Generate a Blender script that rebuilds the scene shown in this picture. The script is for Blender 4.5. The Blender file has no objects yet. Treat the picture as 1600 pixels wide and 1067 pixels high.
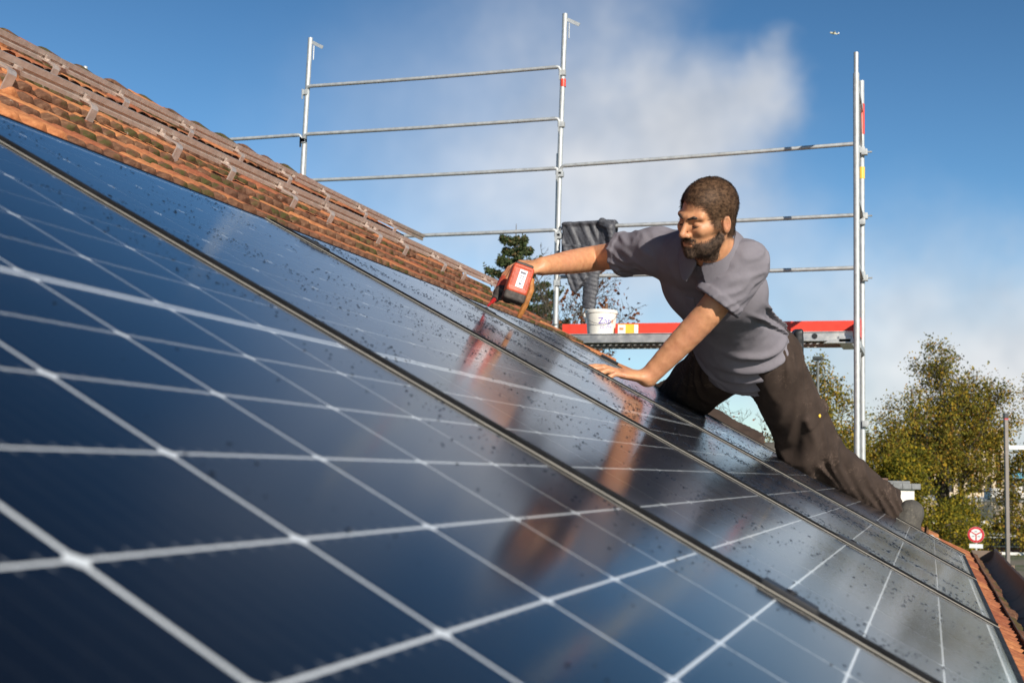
import bpy, bmesh, math, random
import numpy as np
from mathutils import Vector, Matrix, noise as mnoise

random.seed(7)
rng = np.random.default_rng(7)
scene = bpy.context.scene

# ------------------------------------------------------------------ camera
CAM_POS = np.array([0.6443, -1.3427, -0.1398])
YAW, PITCH, ROLL = math.radians(18.1683), math.radians(5.7129), math.radians(1.3899)
FPX = 1993.4                      # focal length in pixels of a 1600 px wide frame
ALPHA = math.radians(27.9065)     # pitch of the roof
_f = np.array([-math.sin(YAW) * math.cos(PITCH), math.cos(YAW) * math.cos(PITCH), math.sin(PITCH)])
_r = np.cross(_f, [0, 0, 1.0]); _r /= np.linalg.norm(_r)
_u = np.cross(_r, _f)
CR = math.cos(ROLL) * _r + math.sin(ROLL) * _u
CU = -math.sin(ROLL) * _r + math.cos(ROLL) * _u
CF = _f
cam_data = bpy.data.cameras.new('camera')
cam = bpy.data.objects.new('camera', cam_data)
scene.collection.objects.link(cam)
m = Matrix.Identity(4)
for i in range(3):
    m[i][0] = CR[i]; m[i][1] = CU[i]; m[i][2] = -CF[i]; m[i][3] = CAM_POS[i]
cam.matrix_world = m
cam_data.sensor_width = 36.0
cam_data.lens = FPX / 1600 * 36.0
cam_data.clip_start = 0.02
cam_data.clip_end = 5000
cam_data.dof.use_dof = True
cam_data.dof.focus_distance = 3.9
cam_data.dof.aperture_fstop = 10.0
scene.camera = cam

# ------------------------------------------------------------------ light
SUN_EL = math.radians(25)
SUN_DIR = np.array([0.68, -0.73])            # horizontal direction towards the sun
SUN_DIR /= np.linalg.norm(SUN_DIR)
to_sun = np.array([SUN_DIR[0] * math.cos(SUN_EL), SUN_DIR[1] * math.cos(SUN_EL), math.sin(SUN_EL)])
sl = bpy.data.lights.new('sun', 'SUN')
sl.energy = 5.0
sl.angle = math.radians(0.53)
sl.color = (1.0, 0.93, 0.83)
sun = bpy.data.objects.new('sun', sl)
scene.collection.objects.link(sun)
sun.rotation_euler = Vector(to_sun).to_track_quat('Z', 'Y').to_euler()

def cdir(x, y):
    """world direction seen at a place in the photograph (used for the clouds' bearings)"""
    d = CR * ((x - 800) / FPX) - CU * ((y - 533.5) / FPX) + CF
    return d / np.linalg.norm(d)

world = bpy.data.worlds.new('World')
scene.world = world
world.use_nodes = True
wt = world.node_tree
wt.nodes.clear()
W = wt.nodes.new
sky = W('ShaderNodeTexSky')
sky.sky_type = 'NISHITA'
sky.sun_disc = False
sky.sun_elevation = SUN_EL
sky.sun_rotation = math.atan2(SUN_DIR[0], SUN_DIR[1])
sky.altitude = 500
sky.air_density = 1.0
sky.dust_density = 0.15
sky.ozone_density = 3.5
tc = W('ShaderNodeTexCoord')
def wmath(op, a, b=None, c=None, clamp=False):
    n = W('ShaderNodeMath'); n.operation = op; n.use_clamp = clamp
    for i, v in enumerate((a, b, c)):
        if v is None: continue
        if isinstance(v, (int, float)): n.inputs[i].default_value = v
        else: wt.links.new(v, n.inputs[i])
    return n.outputs[0]
def wvec(op, a, b):
    n = W('ShaderNodeVectorMath'); n.operation = op
    for i, v in enumerate((a, b)):
        if hasattr(v, 'is_linked') or hasattr(v, 'links'): wt.links.new(v, n.inputs[i])
        else: n.inputs[i].default_value = tuple(v)
    return n
def wnoise(scale, detail, rough, off):
    mp = W('ShaderNodeMapping'); wt.links.new(tc.outputs['Generated'], mp.inputs['Vector'])
    mp.inputs['Location'].default_value = off
    n = W('ShaderNodeTexNoise'); n.inputs['Scale'].default_value = scale
    n.inputs['Detail'].default_value = detail; n.inputs['Roughness'].default_value = rough
    wt.links.new(mp.outputs[0], n.inputs['Vector'])
    return n.outputs['Fac']
n1 = wnoise(5.0, 4, 0.55, (1.3, 0.2, 4.1))
n2 = wnoise(16.0, 3, 0.6, (0.3, 2.2, 1.1))
warp = wmath('ADD', wmath('MULTIPLY', wmath('SUBTRACT', n1, 0.5), 0.30), wmath('MULTIPLY', wmath('SUBTRACT', n2, 0.5), 0.12))
# cloud banks: bearing in the sky, radius (rad), softness, amount
banks = [((1095, 198), 0.052, 0.032, 0.70), ((1010, 245), 0.075, 0.050, 0.62), ((900, 300), 0.085, 0.075, 0.55),
         ((1180, 140), 0.020, 0.020, 0.55), ((860, 130), 0.050, 0.070, 0.08), ((700, 300), 0.100, 0.110, 0.38),
         ((1020, 390), 0.090, 0.080, 0.50), ((1540, 620), 0.090, 0.075, 0.85), ((1690, 560), 0.060, 0.050, 0.8),
         ((1330, 600), 0.090, 0.080, 0.55), ((2500, 500), 0.20, 0.12, 0.7), ((900, -90), 0.075, 0.060, 0.22)]
total = None
for (px, py), rad, soft, amt in banks:
    d = wvec('DOT_PRODUCT', tc.outputs['Generated'], cdir(px, py)).outputs['Value']
    ang = wmath('ARCCOSINE', wmath('MINIMUM', d, 1.0))
    ang = wmath('ADD', ang, wmath('MULTIPLY', warp, 0.32))
    mr = W('ShaderNodeMapRange'); mr.interpolation_type = 'SMOOTHSTEP'
    mr.inputs['From Min'].default_value = rad + soft
    mr.inputs['From Max'].default_value = max(rad - soft, 0.0)
    mr.inputs['To Max'].default_value = amt
    wt.links.new(ang, mr.inputs['Value'])
    o = mr.outputs[0]
    inv = wmath('SUBTRACT', 1.0, o)
    total = inv if total is None else wmath('MULTIPLY', total, inv)
mask = wmath('SUBTRACT', 1.0, total)
# thin scattered cloud over the rest of the sky
n3 = wnoise(2.1, 4, 0.58, (5.0, 1.0, 2.0))
mr = W('ShaderNodeMapRange'); mr.interpolation_type = 'SMOOTHSTEP'
mr.inputs['From Min'].default_value = 0.58; mr.inputs['From Max'].default_value = 0.78; mr.inputs['To Max'].default_value = 0.3
wt.links.new(n3, mr.inputs['Value'])
mask = wmath('SUBTRACT', 1.0, wmath('MULTIPLY', wmath('SUBTRACT', 1.0, mask), wmath('SUBTRACT', 1.0, mr.outputs[0])))
# texture inside the clouds
n4 = wnoise(11.0, 3, 0.6, (8.0, 3.0, 2.5))
cramp = W('ShaderNodeValToRGB')
cramp.color_ramp.elements[0].position = 0.30; cramp.color_ramp.elements[0].color = (4.8, 5.1, 5.6, 1)
cramp.color_ramp.elements[1].position = 0.68; cramp.color_ramp.elements[1].color = (7.2, 7.2, 7.3, 1)
wt.links.new(n4, cramp.inputs['Fac'])
mixc = W('ShaderNodeMix'); mixc.data_type = 'RGBA'
wt.links.new(mask, mixc.inputs['Factor'])
hsv = W('ShaderNodeHueSaturation'); hsv.inputs['Saturation'].default_value = 1.10; hsv.inputs['Value'].default_value = 1.0
wt.links.new(sky.outputs['Color'], hsv.inputs['Color'])
tint = W('ShaderNodeMix'); tint.data_type = 'RGBA'; tint.blend_type = 'MULTIPLY'; tint.inputs['Factor'].default_value = 1.0
wt.links.new(hsv.outputs['Color'], tint.inputs['A']); tint.inputs['B'].default_value = (0.88, 1.03, 1.06, 1)
sepd = W('ShaderNodeSeparateXYZ'); wt.links.new(tc.outputs['Generated'], sepd.inputs[0])
deep = W('ShaderNodeMapRange'); deep.inputs['From Min'].default_value = 0.16; deep.inputs['From Max'].default_value = 0.64
deep.inputs['To Max'].default_value = 0.85; wt.links.new(sepd.outputs['Z'], deep.inputs['Value'])
aloft = W('ShaderNodeMix'); aloft.data_type = 'RGBA'; aloft.blend_type = 'MULTIPLY'          # the clear sky deepens with height
wt.links.new(deep.outputs[0], aloft.inputs['Factor']); wt.links.new(tint.outputs['Result'], aloft.inputs['A']); aloft.inputs['B'].default_value = (0.06, 0.22, 0.30, 1)
wt.links.new(aloft.outputs['Result'], mixc.inputs['A'])
wt.links.new(cramp.outputs['Color'], mixc.inputs['B'])
bg = W('ShaderNodeBackground')
bg.inputs['Strength'].default_value = 0.089
wt.links.new(mixc.outputs['Result'], bg.inputs['Color'])
wo = W('ShaderNodeOutputWorld')
wt.links.new(bg.outputs[0], wo.inputs['Surface'])

vs = scene.view_settings
vs.view_transform = 'Standard'; vs.look = 'None'; vs.gamma = 1.0; vs.use_curve_mapping = False
vs.exposure = 0.38
scene.cycles.use_denoising = True
scene.cycles.max_bounces = 8
scene.cycles.transparent_max_bounces = 12

# ------------------------------------------------------------------ helpers
COL = scene.collection
T_ = np.array([math.cos(ALPHA), 0, -math.sin(ALPHA)])
N_ = np.array([math.sin(ALPHA), 0, math.cos(ALPHA)])
S_ = np.array([0, 1.0, 0])
def st(s, t, h=0.0):
    return Vector(T_ * t + S_ * s + N_ * h)
def at(x, y, k):
    """point at optical depth k (metres) behind a place in the photograph"""
    return Vector(CAM_POS + (CR * ((x - 800) / FPX) - CU * ((y - 533.5) / FPX) + CF) * k)

class MB:
    """collects vertices and faces of one mesh"""
    def __init__(self):
        self.v = []; self.f = []; self.mi = []; self.cur = 0
    def add(self, vs, fs):
        o = len(self.v)
        self.v += [tuple(p) for p in vs]
        for f in fs:
            self.f.append([i + o for i in f]); self.mi.append(self.cur)
        return self
    def box(self, c, size, rot=None, bevel=0.0):
        sx, sy, sz = [q / 2 for q in size]
        c = Vector(c)
        if bevel <= 0:
            vs = [Vector((x * sx, y * sy, z * sz)) for z in (-1, 1) for y in (-1, 1) for x in (-1, 1)]
            fs = [(0, 2, 3, 1), (4, 5, 7, 6), (0, 1, 5, 4), (2, 6, 7, 3), (0, 4, 6, 2), (1, 3, 7, 5)]
        else:
            bm = bmesh.new(); bmesh.ops.create_cube(bm, size=1.0)
            for q in bm.verts: q.co = Vector((q.co.x * 2 * sx, q.co.y * 2 * sy, q.co.z * 2 * sz))
            bmesh.ops.bevel(bm, geom=bm.edges[:], offset=bevel, segments=2, affect='EDGES', profile=0.7)
            bm.verts.index_update()
            vs = [q.co.copy() for q in bm.verts]; fs = [[q.index for q in f.verts] for f in bm.faces]; bm.free()
        if rot is not None: vs = [rot @ q for q in vs]
        return self.add([c + q for q in vs], fs)
    def tube(self, pts, r, n=8, cap=True):
        pts = [Vector(p) for p in pts]
        rs = r if isinstance(r, (list, tuple)) else [r] * len(pts)
        vs = []; fs = []
        d0 = (pts[1] - pts[0]).normalized()
        a = d0.orthogonal().normalized()
        for i, p in enumerate(pts):
            if i == 0: d = pts[1] - pts[0]
            elif i == len(pts) - 1: d = pts[-1] - pts[-2]
            else: d = (pts[i + 1] - p).normalized() + (p - pts[i - 1]).normalized()
            d.normalize()
            a = (a - d * a.dot(d)); a.normalize(); b = d.cross(a)
            for j in range(n):
                w = 2 * math.pi * j / n
                vs.append(p + (a * math.cos(w) + b * math.sin(w)) * rs[i])
        for i in range(len(pts) - 1):
            for j in range(n):
                fs.append((i * n + j, i * n + (j + 1) % n, (i + 1) * n + (j + 1) % n, (i + 1) * n + j))
        if cap:
            fs.append(tuple(reversed(range(n)))); fs.append(tuple(range((len(pts) - 1) * n, len(pts) * n)))
        return self.add(vs, fs)
    def lathe(self, prof, n=24, c=(0, 0, 0), rot=None, close=True):
        """profile of (radius, z) about the z axis"""
        vs = []; fs = []; c = Vector(c)
        for (r, z) in prof:
            for j in range(n):
                w = 2 * math.pi * j / n
                q = Vector((r * math.cos(w), r * math.sin(w), z))
                vs.append(c + (rot @ q if rot is not None else q))
        for i in range(len(prof) - 1):
            for j in range(n):
                fs.append((i * n + j, i * n + (j + 1) % n, (i + 1) * n + (j + 1) % n, (i + 1) * n + j))
        if close:
            fs.append(tuple(reversed(range(n)))); fs.append(tuple(range((len(prof) - 1) * n, len(prof) * n)))
        return self.add(vs, fs)
    def prism(self, outline, z0, z1, frame=None):
        """outline of (x, y), extruded along z; frame = function mapping (x, y, z) to a point"""
        n = len(outline)
        vs = [(x, y, z0) for x, y in outline] + [(x, y, z1) for x, y in outline]
        if frame: vs = [frame(*q) for q in vs]
        fs = [tuple(reversed(range(n))), tuple(range(n, 2 * n))]
        fs += [(i, (i + 1) % n, n + (i + 1) % n, n + i) for i in range(n)]
        return self.add(vs, fs)
    def mesh(self, name):
        me = bpy.data.meshes.new(name)
        me.from_pydata(self.v, [], self.f)
        return me
    def build(self, name, mats, parent=None, smooth=False, recalc=True, loc=None):
        me = self.mesh(name)
        if recalc:
            bm = bmesh.new(); bm.from_mesh(me); bmesh.ops.recalc_face_normals(bm, faces=bm.faces[:]); bm.to_mesh(me); bm.free()
        return link(name, me, mats, parent, smooth, mi=self.mi, loc=loc)

def link(name, me, mats=None, parent=None, smooth=False, mi=None, loc=None):
    if mats is not None:
        for mm in (mats if isinstance(mats, (list, tuple)) else [mats]): me.materials.append(mm)
        if mi is not None and isinstance(mats, (list, tuple)) and len(mats) > 1:
            me.polygons.foreach_set('material_index', np.array(mi, dtype=np.int32))
    if smooth is True:
        me.polygons.foreach_set('use_smooth', np.ones(len(me.polygons), dtype=bool))
    elif smooth:
        me.set_sharp_from_angle(angle=math.radians(smooth))
        me.polygons.foreach_set('use_smooth', np.ones(len(me.polygons), dtype=bool))
    o = bpy.data.objects.new(name, me); COL.objects.link(o)
    if parent is not None: o.parent = parent
    if loc is not None: o.location = loc
    return o
def put(name, me, parent, loc=(0, 0, 0), rot=(0, 0, 0)):
    o = bpy.data.objects.new(name, me); COL.objects.link(o)
    o.parent = parent; o.location = loc; o.rotation_euler = rot
    return o
def empty(name, loc=(0, 0, 0), rot=(0, 0, 0), parent=None):
    o = bpy.data.objects.new(name, None); COL.objects.link(o)
    o.location = loc; o.rotation_euler = rot; o.empty_display_size = 0.1
    if parent is not None: o.parent = parent
    return o
def tag(o, label=None, cat=None, group=None, kind=None):
    if label: o['label'] = label
    if cat: o['category'] = cat
    if group: o['group'] = group
    if kind: o['kind'] = kind
    return o
def frame_from(x, y, z, origin):
    """matrix with the given axes and origin"""
    mm = Matrix.Identity(4)
    for i in range(3):
        mm[i][0] = x[i]; mm[i][1] = y[i]; mm[i][2] = z[i]; mm[i][3] = origin[i]
    return mm

# ------------------------------------------------------------------ materials
class NT:
    def __init__(self, name):
        self.mat = bpy.data.materials.new(name); self.mat.use_nodes = True
        self.t = self.mat.node_tree; self.t.nodes.clear()
        self.out = self.n('ShaderNodeOutputMaterial')
    def n(self, typ, **kw):
        q = self.t.nodes.new(typ)
        for k, v in kw.items(): setattr(q, k, v)
        return q
    def l(self, a, b): self.t.links.new(a, b)
    def val(self, sock, v):
        if hasattr(v, 'links') : self.l(v, sock)
        elif isinstance(v, (tuple, list)): sock.default_value = (*v, 1.0) if len(v) == 3 and len(sock.default_value) == 4 else v
        else: sock.default_value = v
    def coords(self, kind='object'):
        if kind == 'world': return self.n('ShaderNodeNewGeometry').outputs['Position']
        return self.n('ShaderNodeTexCoord').outputs['Object']
    def mapping(self, vec, scale=(1, 1, 1), loc=(0, 0, 0), rot=(0, 0, 0)):
        q = self.n('ShaderNodeMapping'); self.l(vec, q.inputs['Vector'])
        q.inputs['Scale'].default_value = scale; q.inputs['Location'].default_value = loc; q.inputs['Rotation'].default_value = rot
        return q.outputs[0]
    def noise(self, vec, scale, detail=4, rough=0.55, dist=0.0):
        q = self.n('ShaderNodeTexNoise'); self.l(vec, q.inputs['Vector'])
        q.inputs['Scale'].default_value = scale; q.inputs['Detail'].default_value = detail
        q.inputs['Roughness'].default_value = rough; q.inputs['Distortion'].default_value = dist
        return q.outputs['Fac']
    def math(self, op, a, b=None, c=None, clamp=False):
        q = self.n('ShaderNodeMath', operation=op, use_clamp=clamp)
        for i, v in enumerate((a, b, c)):
            if v is not None: self.val(q.inputs[i], v)
        return q.outputs[0]
    def ramp(self, fac, stops, interp='LINEAR'):
        q = self.n('ShaderNodeValToRGB'); cr = q.color_ramp; cr.interpolation = interp
        while len(cr.elements) < len(stops): cr.elements.new(0.5)
        for e, (p, c) in zip(cr.elements, stops): e.position = p; e.color = (*c, 1) if len(c) == 3 else c
        self.l(fac, q.inputs['Fac']); return q.outputs['Color']
    def rng(self, v, a, b, c=0.0, d=1.0, smooth=True):
        q = self.n('ShaderNodeMapRange'); q.interpolation_type = 'SMOOTHSTEP' if smooth else 'LINEAR'
        self.val(q.inputs['Value'], v)
        for nm, x in (('From Min', a), ('From Max', b), ('To Min', c), ('To Max', d)): q.inputs[nm].default_value = x
        return q.outputs[0]
    def mix(self, fac, a, b, mode='MIX'):
        q = self.n('ShaderNodeMix', data_type='RGBA', blend_type=mode)
        self.val(q.inputs['Factor'], fac); self.val(q.inputs['A'], a); self.val(q.inputs['B'], b)
        return q.outputs['Result']
    def bump(self, height, strength=0.3, dist=0.01):
        q = self.n('ShaderNodeBump'); self.l(height, q.inputs['Height'])
        q.inputs['Strength'].default_value = strength; q.inputs['Distance'].default_value = dist
        return q.outputs[0]
    def pbr(self, color, rough=0.5, metal=0.0, normal=None, **kw):
        q = self.n('ShaderNodeBsdfPrincipled')
        self.val(q.inputs['Base Color'], color); self.val(q.inputs['Roughness'], rough); self.val(q.inputs['Metallic'], metal)
        if normal is not None: self.l(normal, q.inputs['Normal'])
        for k, v in kw.items(): self.val(q.inputs[k.replace('_', ' ')], v)
        self.l(q.outputs[0], self.out.inputs['Surface'])
        return q

def simple(name, col, rough=0.5, metal=0.0, var=0.25, scale=20.0, bump=0.0, bscale=60.0, space='object', **kw):
    """plain colour broken up by noise, with optional fine relief"""
    q = NT(name); v = q.coords(space)
    nz = q.noise(v, scale, 5, 0.6)
    lo = tuple(c * (1 - var) for c in col); hi = tuple(min(c * (1 + var), 1) for c in col)
    c = q.ramp(nz, [(0.3, lo), (0.7, hi)])
    r = q.rng(q.noise(v, scale * 1.7, 4), 0.3, 0.7, max(rough - 0.08, 0.02), min(rough + 0.08, 1), False)
    nm = q.bump(q.noise(v, bscale, 4), bump, 0.004) if bump else None
    q.pbr(c, r, metal, nm, **kw)
    return q.mat

# ------------------------------------------------------------------ shared materials
def tile_material():
    q = NT('clay_tile'); v = q.coords('object'); w = q.coords('world')
    inf = q.n('ShaderNodeObjectInfo').outputs['Random']
    n1 = q.noise(w, 9, 6, 0.65); n2 = q.noise(w, 38, 5, 0.7); n3 = q.noise(w, 3.0, 4, 0.6)
    base = q.ramp(n2, [(0.25, (0.25, 0.085, 0.037)), (0.55, (0.42, 0.165, 0.066)), (0.8, (0.53, 0.25, 0.115))])
    hs = q.n('ShaderNodeHueSaturation'); q.l(base, hs.inputs['Color'])
    q.l(q.rng(inf, 0, 1, 0.60, 1.15, False), hs.inputs['Value']); q.l(q.rng(inf, 0, 1, 0.485, 0.505, False), hs.inputs['Hue'])
    sep = q.n('ShaderNodeSeparateXYZ'); q.l(v, sep.inputs[0])
    # lichen and moss settle on the rounded noses at the lower end of each tile
    nose = q.rng(sep.outputs['X'], -0.085, -0.012)
    high = q.rng(sep.outputs['Z'], 0.020, 0.040)
    grow = q.math('MULTIPLY', nose, q.math('ADD', q.math('MULTIPLY', high, 0.55), 0.30))
    patch = q.rng(q.math('ADD', q.math('MULTIPLY', n1, 0.75), q.math('MULTIPLY', grow, 0.75)), 0.55, 0.74)
    lich = q.ramp(n2, [(0.3, (0.036, 0.021, 0.014)), (0.55, (0.105, 0.056, 0.034)), (0.75, (0.21, 0.135, 0.085))])
    c = q.mix(q.math('MULTIPLY', patch, 0.88), hs.outputs['Color'], lich)
    moss = q.math('MULTIPLY', q.rng(q.math('ADD', n3, q.math('MULTIPLY', grow, 0.22)), 0.665, 0.74), q.rng(n2, 0.36, 0.52))
    c = q.mix(q.math('MULTIPLY', moss, grow, clamp=True), c, (0.040, 0.046, 0.010))
    spots = q.rng(q.noise(w, 21, 3, 0.5), 0.70, 0.76)
    c = q.mix(q.math('MULTIPLY', spots, 0.5), c, (0.42, 0.37, 0.30))
    h = q.math('ADD', n2, q.math('MULTIPLY', patch, 0.8))
    q.pbr(c, 0.9, 0.0, q.bump(h, 0.6, 0.006), Specular_IOR_Level=0.25)
    return q.mat
M_TILE = tile_material()
def metal_material(name, col, rough, dirt=(0.25, 0.20, 0.15), amt=0.35, scale=30, metal=1.0):
    q = NT(name); w = q.coords('world')
    n = q.noise(w, scale, 6, 0.65)
    c = q.ramp(n, [(0.3, tuple(x * 0.75 for x in col)), (0.7, col)])
    d = q.rng(q.noise(w, scale * 0.35, 5, 0.7), 0.52, 0.70)
    c = q.mix(q.math('MULTIPLY', d, amt), c, dirt)
    q.pbr(c, q.rng(n, 0.25, 0.75, rough - 0.1, rough + 0.15, False), q.math('MULTIPLY', q.math('SUBTRACT', 1.0, q.math('MULTIPLY', d, amt)), metal), q.bump(n, 0.08, 0.002))
    return q.mat
M_ALU = metal_material('mill_aluminium', (0.70, 0.59, 0.52), 0.42, (0.32, 0.22, 0.16), 0.45, 30, 0.65)
M_GALV = metal_material('galvanised_steel', (0.52, 0.54, 0.54), 0.55, (0.36, 0.34, 0.30), 0.5, 22, 0.5)
M_ZINC = metal_material('aged_zinc', (0.22, 0.165, 0.125), 0.75, (0.09, 0.065, 0.05), 0.7, 12, 0.1)
M_WALL = simple('cream_render', (0.62, 0.57, 0.47), 0.9, 0, 0.1, 3, 0.3, 90, 'world')
M_BOARD = simple('roof_boards', (0.10, 0.07, 0.05), 0.9, 0, 0.3, 8, 0.2, 40, 'world')
M_BLACK = simple('black_plastic', (0.018, 0.018, 0.02), 0.5, 0, 0.3, 30)
GROUND_Z = -5.2

# ------------------------------------------------------------------ ground
def ground_material():
    q = NT('ground'); w = q.coords('world')
    n = q.noise(w, 0.12, 6, 0.6); n2 = q.noise(w, 3.0, 6, 0.7)
    g = q.ramp(n2, [(0.3, (0.030, 0.045, 0.012)), (0.7, (0.085, 0.11, 0.03))])
    d = q.ramp(n2, [(0.3, (0.11, 0.09, 0.06)), (0.7, (0.19, 0.17, 0.13))])
    c = q.mix(q.rng(n, 0.47, 0.60), g, d)
    q.pbr(c, 0.95, 0, q.bump(n2, 0.5, 0.05))
    return q.mat
gb = MB(); R0 = 3000.0
gb.add([(-R0, -R0, GROUND_Z), (R0, -R0, GROUND_Z), (R0, R0, GROUND_Z), (-R0, R0, GROUND_Z)], [(0, 1, 2, 3)])
tag(gb.build('ground', ground_material()), kind='structure')

# ------------------------------------------------------------------ the house: walls, roof, tiles, ridge, gutter
VERGE_S = 8.4; NEAR_S = -4.4; EAVE_T = 1.17; RIDGE_T = -4.86
_ht = [-6, RIDGE_T, -4.45, -3.8, -3.1, -2.45, -1.9, 0.0, 2.0]
_hh = [-0.02, -0.055, -0.085, -0.135, -0.165, -0.185, -0.192, -0.195, -0.195]
def roof_h(t): return float(np.interp(t, _ht, _hh))
house = empty('house', (-2.0, 3.0, GROUND_Z))
tag(house, 'house with old orange clay tile roof, zinc gutter and solar modules', 'house')
roof_mb = MB()
rows = [RIDGE_T, -4.45, -3.8, -3.1, -2.45, -1.9, 0.0, EAVE_T - 0.03]
th = 0.03
RIDGE_X = st(0, RIDGE_T).x
up = [(t, roof_h(t) - 0.004) for t in rows]
sec = [(t, h) for t, h in up] + [(t, h - th) for t, h in reversed(up)]
n = len(sec)
roof_mb.add([(t, NEAR_S, h) for t, h in sec] + [(t, VERGE_S - 0.02, h) for t, h in sec],
            [(i, (i + 1) % n, n + (i + 1) % n, n + i) for i in range(n)])
roof = roof_mb.build('roof', M_BOARD, house)
roof.location = Vector((0, 0, 0)) - house.location
roof.rotation_euler = (0, ALPHA, 0)
# far slope behind the ridge
pk = st(0, RIDGE_T, roof_h(RIDGE_T))
fb = MB()
L = 5.4
dx, dz = -math.cos(ALPHA) * L, -math.sin(ALPHA) * L
for (a, b) in ((0.0, 0.0),):
    v = [(pk.x, NEAR_S, pk.z), (pk.x, VERGE_S, pk.z), (pk.x + dx, VERGE_S, pk.z + dz), (pk.x + dx, NEAR_S, pk.z + dz)]
    v += [(x, y, z - 0.06) for x, y, z in v]
    fb.add(v, [(0, 1, 2, 3), (7, 6, 5, 4), (0, 4, 5, 1), (1, 5, 6, 2), (2, 6, 7, 3), (3, 7, 4, 0)])
fs_ = fb.build('far_roof_slope', M_TILE, house); fs_.location = -house.location

def tile_mesh(seed):
    r = random.Random(seed)
    ny = 16; wdt = 0.204
    ys = [(-wdt / 2 + wdt * i / ny) for i in range(ny + 1)]
    A = 0.027
    def prof(y): return A * (0.5 + 0.5 * math.cos(2 * math.pi * (y - 0.05) / 0.102)) ** 0.75
    vs = []; fs = []
    xs = [-0.37, -0.05, -0.006, 0.0]
    zs = [0.0, 0.027, 0.031, 0.024]
    for x, z in zip(xs, zs):
        for i, y in enumerate(ys):
            wob = r.uniform(-0.002, 0.002) if x > -0.1 else 0
            vs.append((x + wob * 2, y, z + prof(y) * (1 if x < -0.003 else 0.86) + wob))
    k = ny + 1
    for a in range(3):
        for i in range(ny): fs.append((a * k + i, (a + 1) * k + i, (a + 1) * k + i + 1, a * k + i + 1))
    o = len(vs)
    for i, y in enumerate(ys): vs.append((-0.004, y, 0.004))
    for i in range(ny): fs.append((3 * k + i, o + i, o + i + 1, 3 * k + i + 1))
    me = bpy.data.meshes.new('roof_tile'); me.from_pydata(vs, [], fs)
    me.polygons.foreach_set('use_smooth', np.ones(len(fs), dtype=bool))
    me.materials.append(M_TILE)
    return me
TILES = [tile_mesh(i) for i in range(6)]
rt = random.Random(3)
EXPO = 0.30; TW = 0.2
rest = MB()
nrow = int((EAVE_T - RIDGE_T) / EXPO) + 1
n_part = 0
for r_ in range(nrow):
    t0 = EAVE_T - EXPO * r_
    if t0 - 0.3 < RIDGE_T - 0.05: continue
    hh = roof_h(t0 - 0.18); slope = math.atan((roof_h(t0) - roof_h(t0 - 0.36)) / 0.36)
    cols = int((VERGE_S - NEAR_S) / TW)
    for c_ in range(cols):
        s0 = VERGE_S - TW * (c_ + 0.5)
        jt = rt.uniform(-0.012, 0.012); jz = rt.uniform(0.0, 0.007); jr = rt.uniform(-0.035, 0.035); jy = rt.uniform(-0.03, 0.03)
        sleft = 2.0 + max(0, -t0 - 2.4)
        seen = (t0 < -2.0 and s0 > sleft) or (r_ == 0 and s0 > 1.9)
        pos = (t0 + jt, s0, roof_h(t0) + jz - 0.002)
        if seen and n_part < 300:
            put('roof_tile', TILES[(r_ * 7 + c_ * 5) % 6], roof, pos, (0, -slope + jy, jr)); n_part += 1
        else:
            me = TILES[(r_ + c_) % 6]
            rot = Matrix.Rotation(-slope, 3, 'Y')
            rest.add([rot @ q.co + Vector(pos) for q in me.vertices], [list(f.vertices) for f in me.polygons])
ro = rest.build('roof_tile_field', M_TILE, roof, smooth=True, recalc=False); ro['kind'] = 'stuff'

M_MOSS = simple('cushion_moss', (0.055, 0.062, 0.016), 1.0, 0, 0.5, 60, 0.8, 120, 'world')
for (ms, mt_, mr_) in ((6.9, 0.93, 0.050), (7.6, 1.06, 0.030), (5.2, 1.08, 0.022), (4.3, 1.0, 0.020), (3.6, 1.07, 0.018), (7.9, -2.45, 0.03), (4.9, -2.55, 0.025), (6.1, -2.82, 0.025), (3.9, -2.6, 0.024)):
    b = MB(); gq = random.Random(int(ms * 100)); n_a, n_b = 12, 5; vs_ = []
    for i_ in range(n_b + 1):
        for j_ in range(n_a):
            a_ = 2 * math.pi * j_ / n_a; e_ = math.pi / 2 * i_ / n_b; rr_ = mr_ * (1 + gq.uniform(-0.18, 0.18))
            vs_.append((rr_ * math.cos(e_) * math.cos(a_) * 0.8, rr_ * 1.5 * math.cos(e_) * math.sin(a_), rr_ * 0.55 * math.sin(e_)))
    b.add(vs_, [(i_ * n_a + j_, i_ * n_a + (j_ + 1) % n_a, (i_ + 1) * n_a + (j_ + 1) % n_a, (i_ + 1) * n_a + j_) for i_ in range(n_b) for j_ in range(n_a)])
    o = b.build('moss', M_MOSS, roof, smooth=True, loc=(mt_, ms, roof_h(mt_) + 0.035)); o['kind'] = 'stuff'
# ridge caps, each lapped over the next and tipped up at the near end
def ridge_mesh():
    mb = MB(); n = 10
    ends = [(-0.20, 0.098, 0.036), (-0.185, 0.100, 0.037), (0.20, 0.088, 0.0)]
    vs = []
    for y, r, z in ends:
        for j in range(n + 1):
            a = math.pi * j / n
            vs.append((r * 1.08 * math.cos(a), y, z + r * math.sin(a) ** 0.85))
    k = n + 1
    fs = [(i * k + j, i * k + j + 1, (i + 1) * k + j + 1, (i + 1) * k + j) for i in range(2) for j in range(n)]
    o = len(vs)
    for j in range(n + 1):
        a = math.pi * j / n
        vs.append((0.084 * math.cos(a), -0.197, 0.035 + 0.084 * math.sin(a) ** 0.85))
    fs += [(j, o + j, o + j + 1, j + 1) for j in range(n)]
    me = bpy.data.meshes.new('ridge_tile'); me.from_pydata(vs, [], fs)
    me.polygons.foreach_set('use_smooth', np.ones(len(fs), dtype=bool)); me.materials.append(M_TILE)
    return me
RID = ridge_mesh()
s0 = VERGE_S - 0.2
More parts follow.
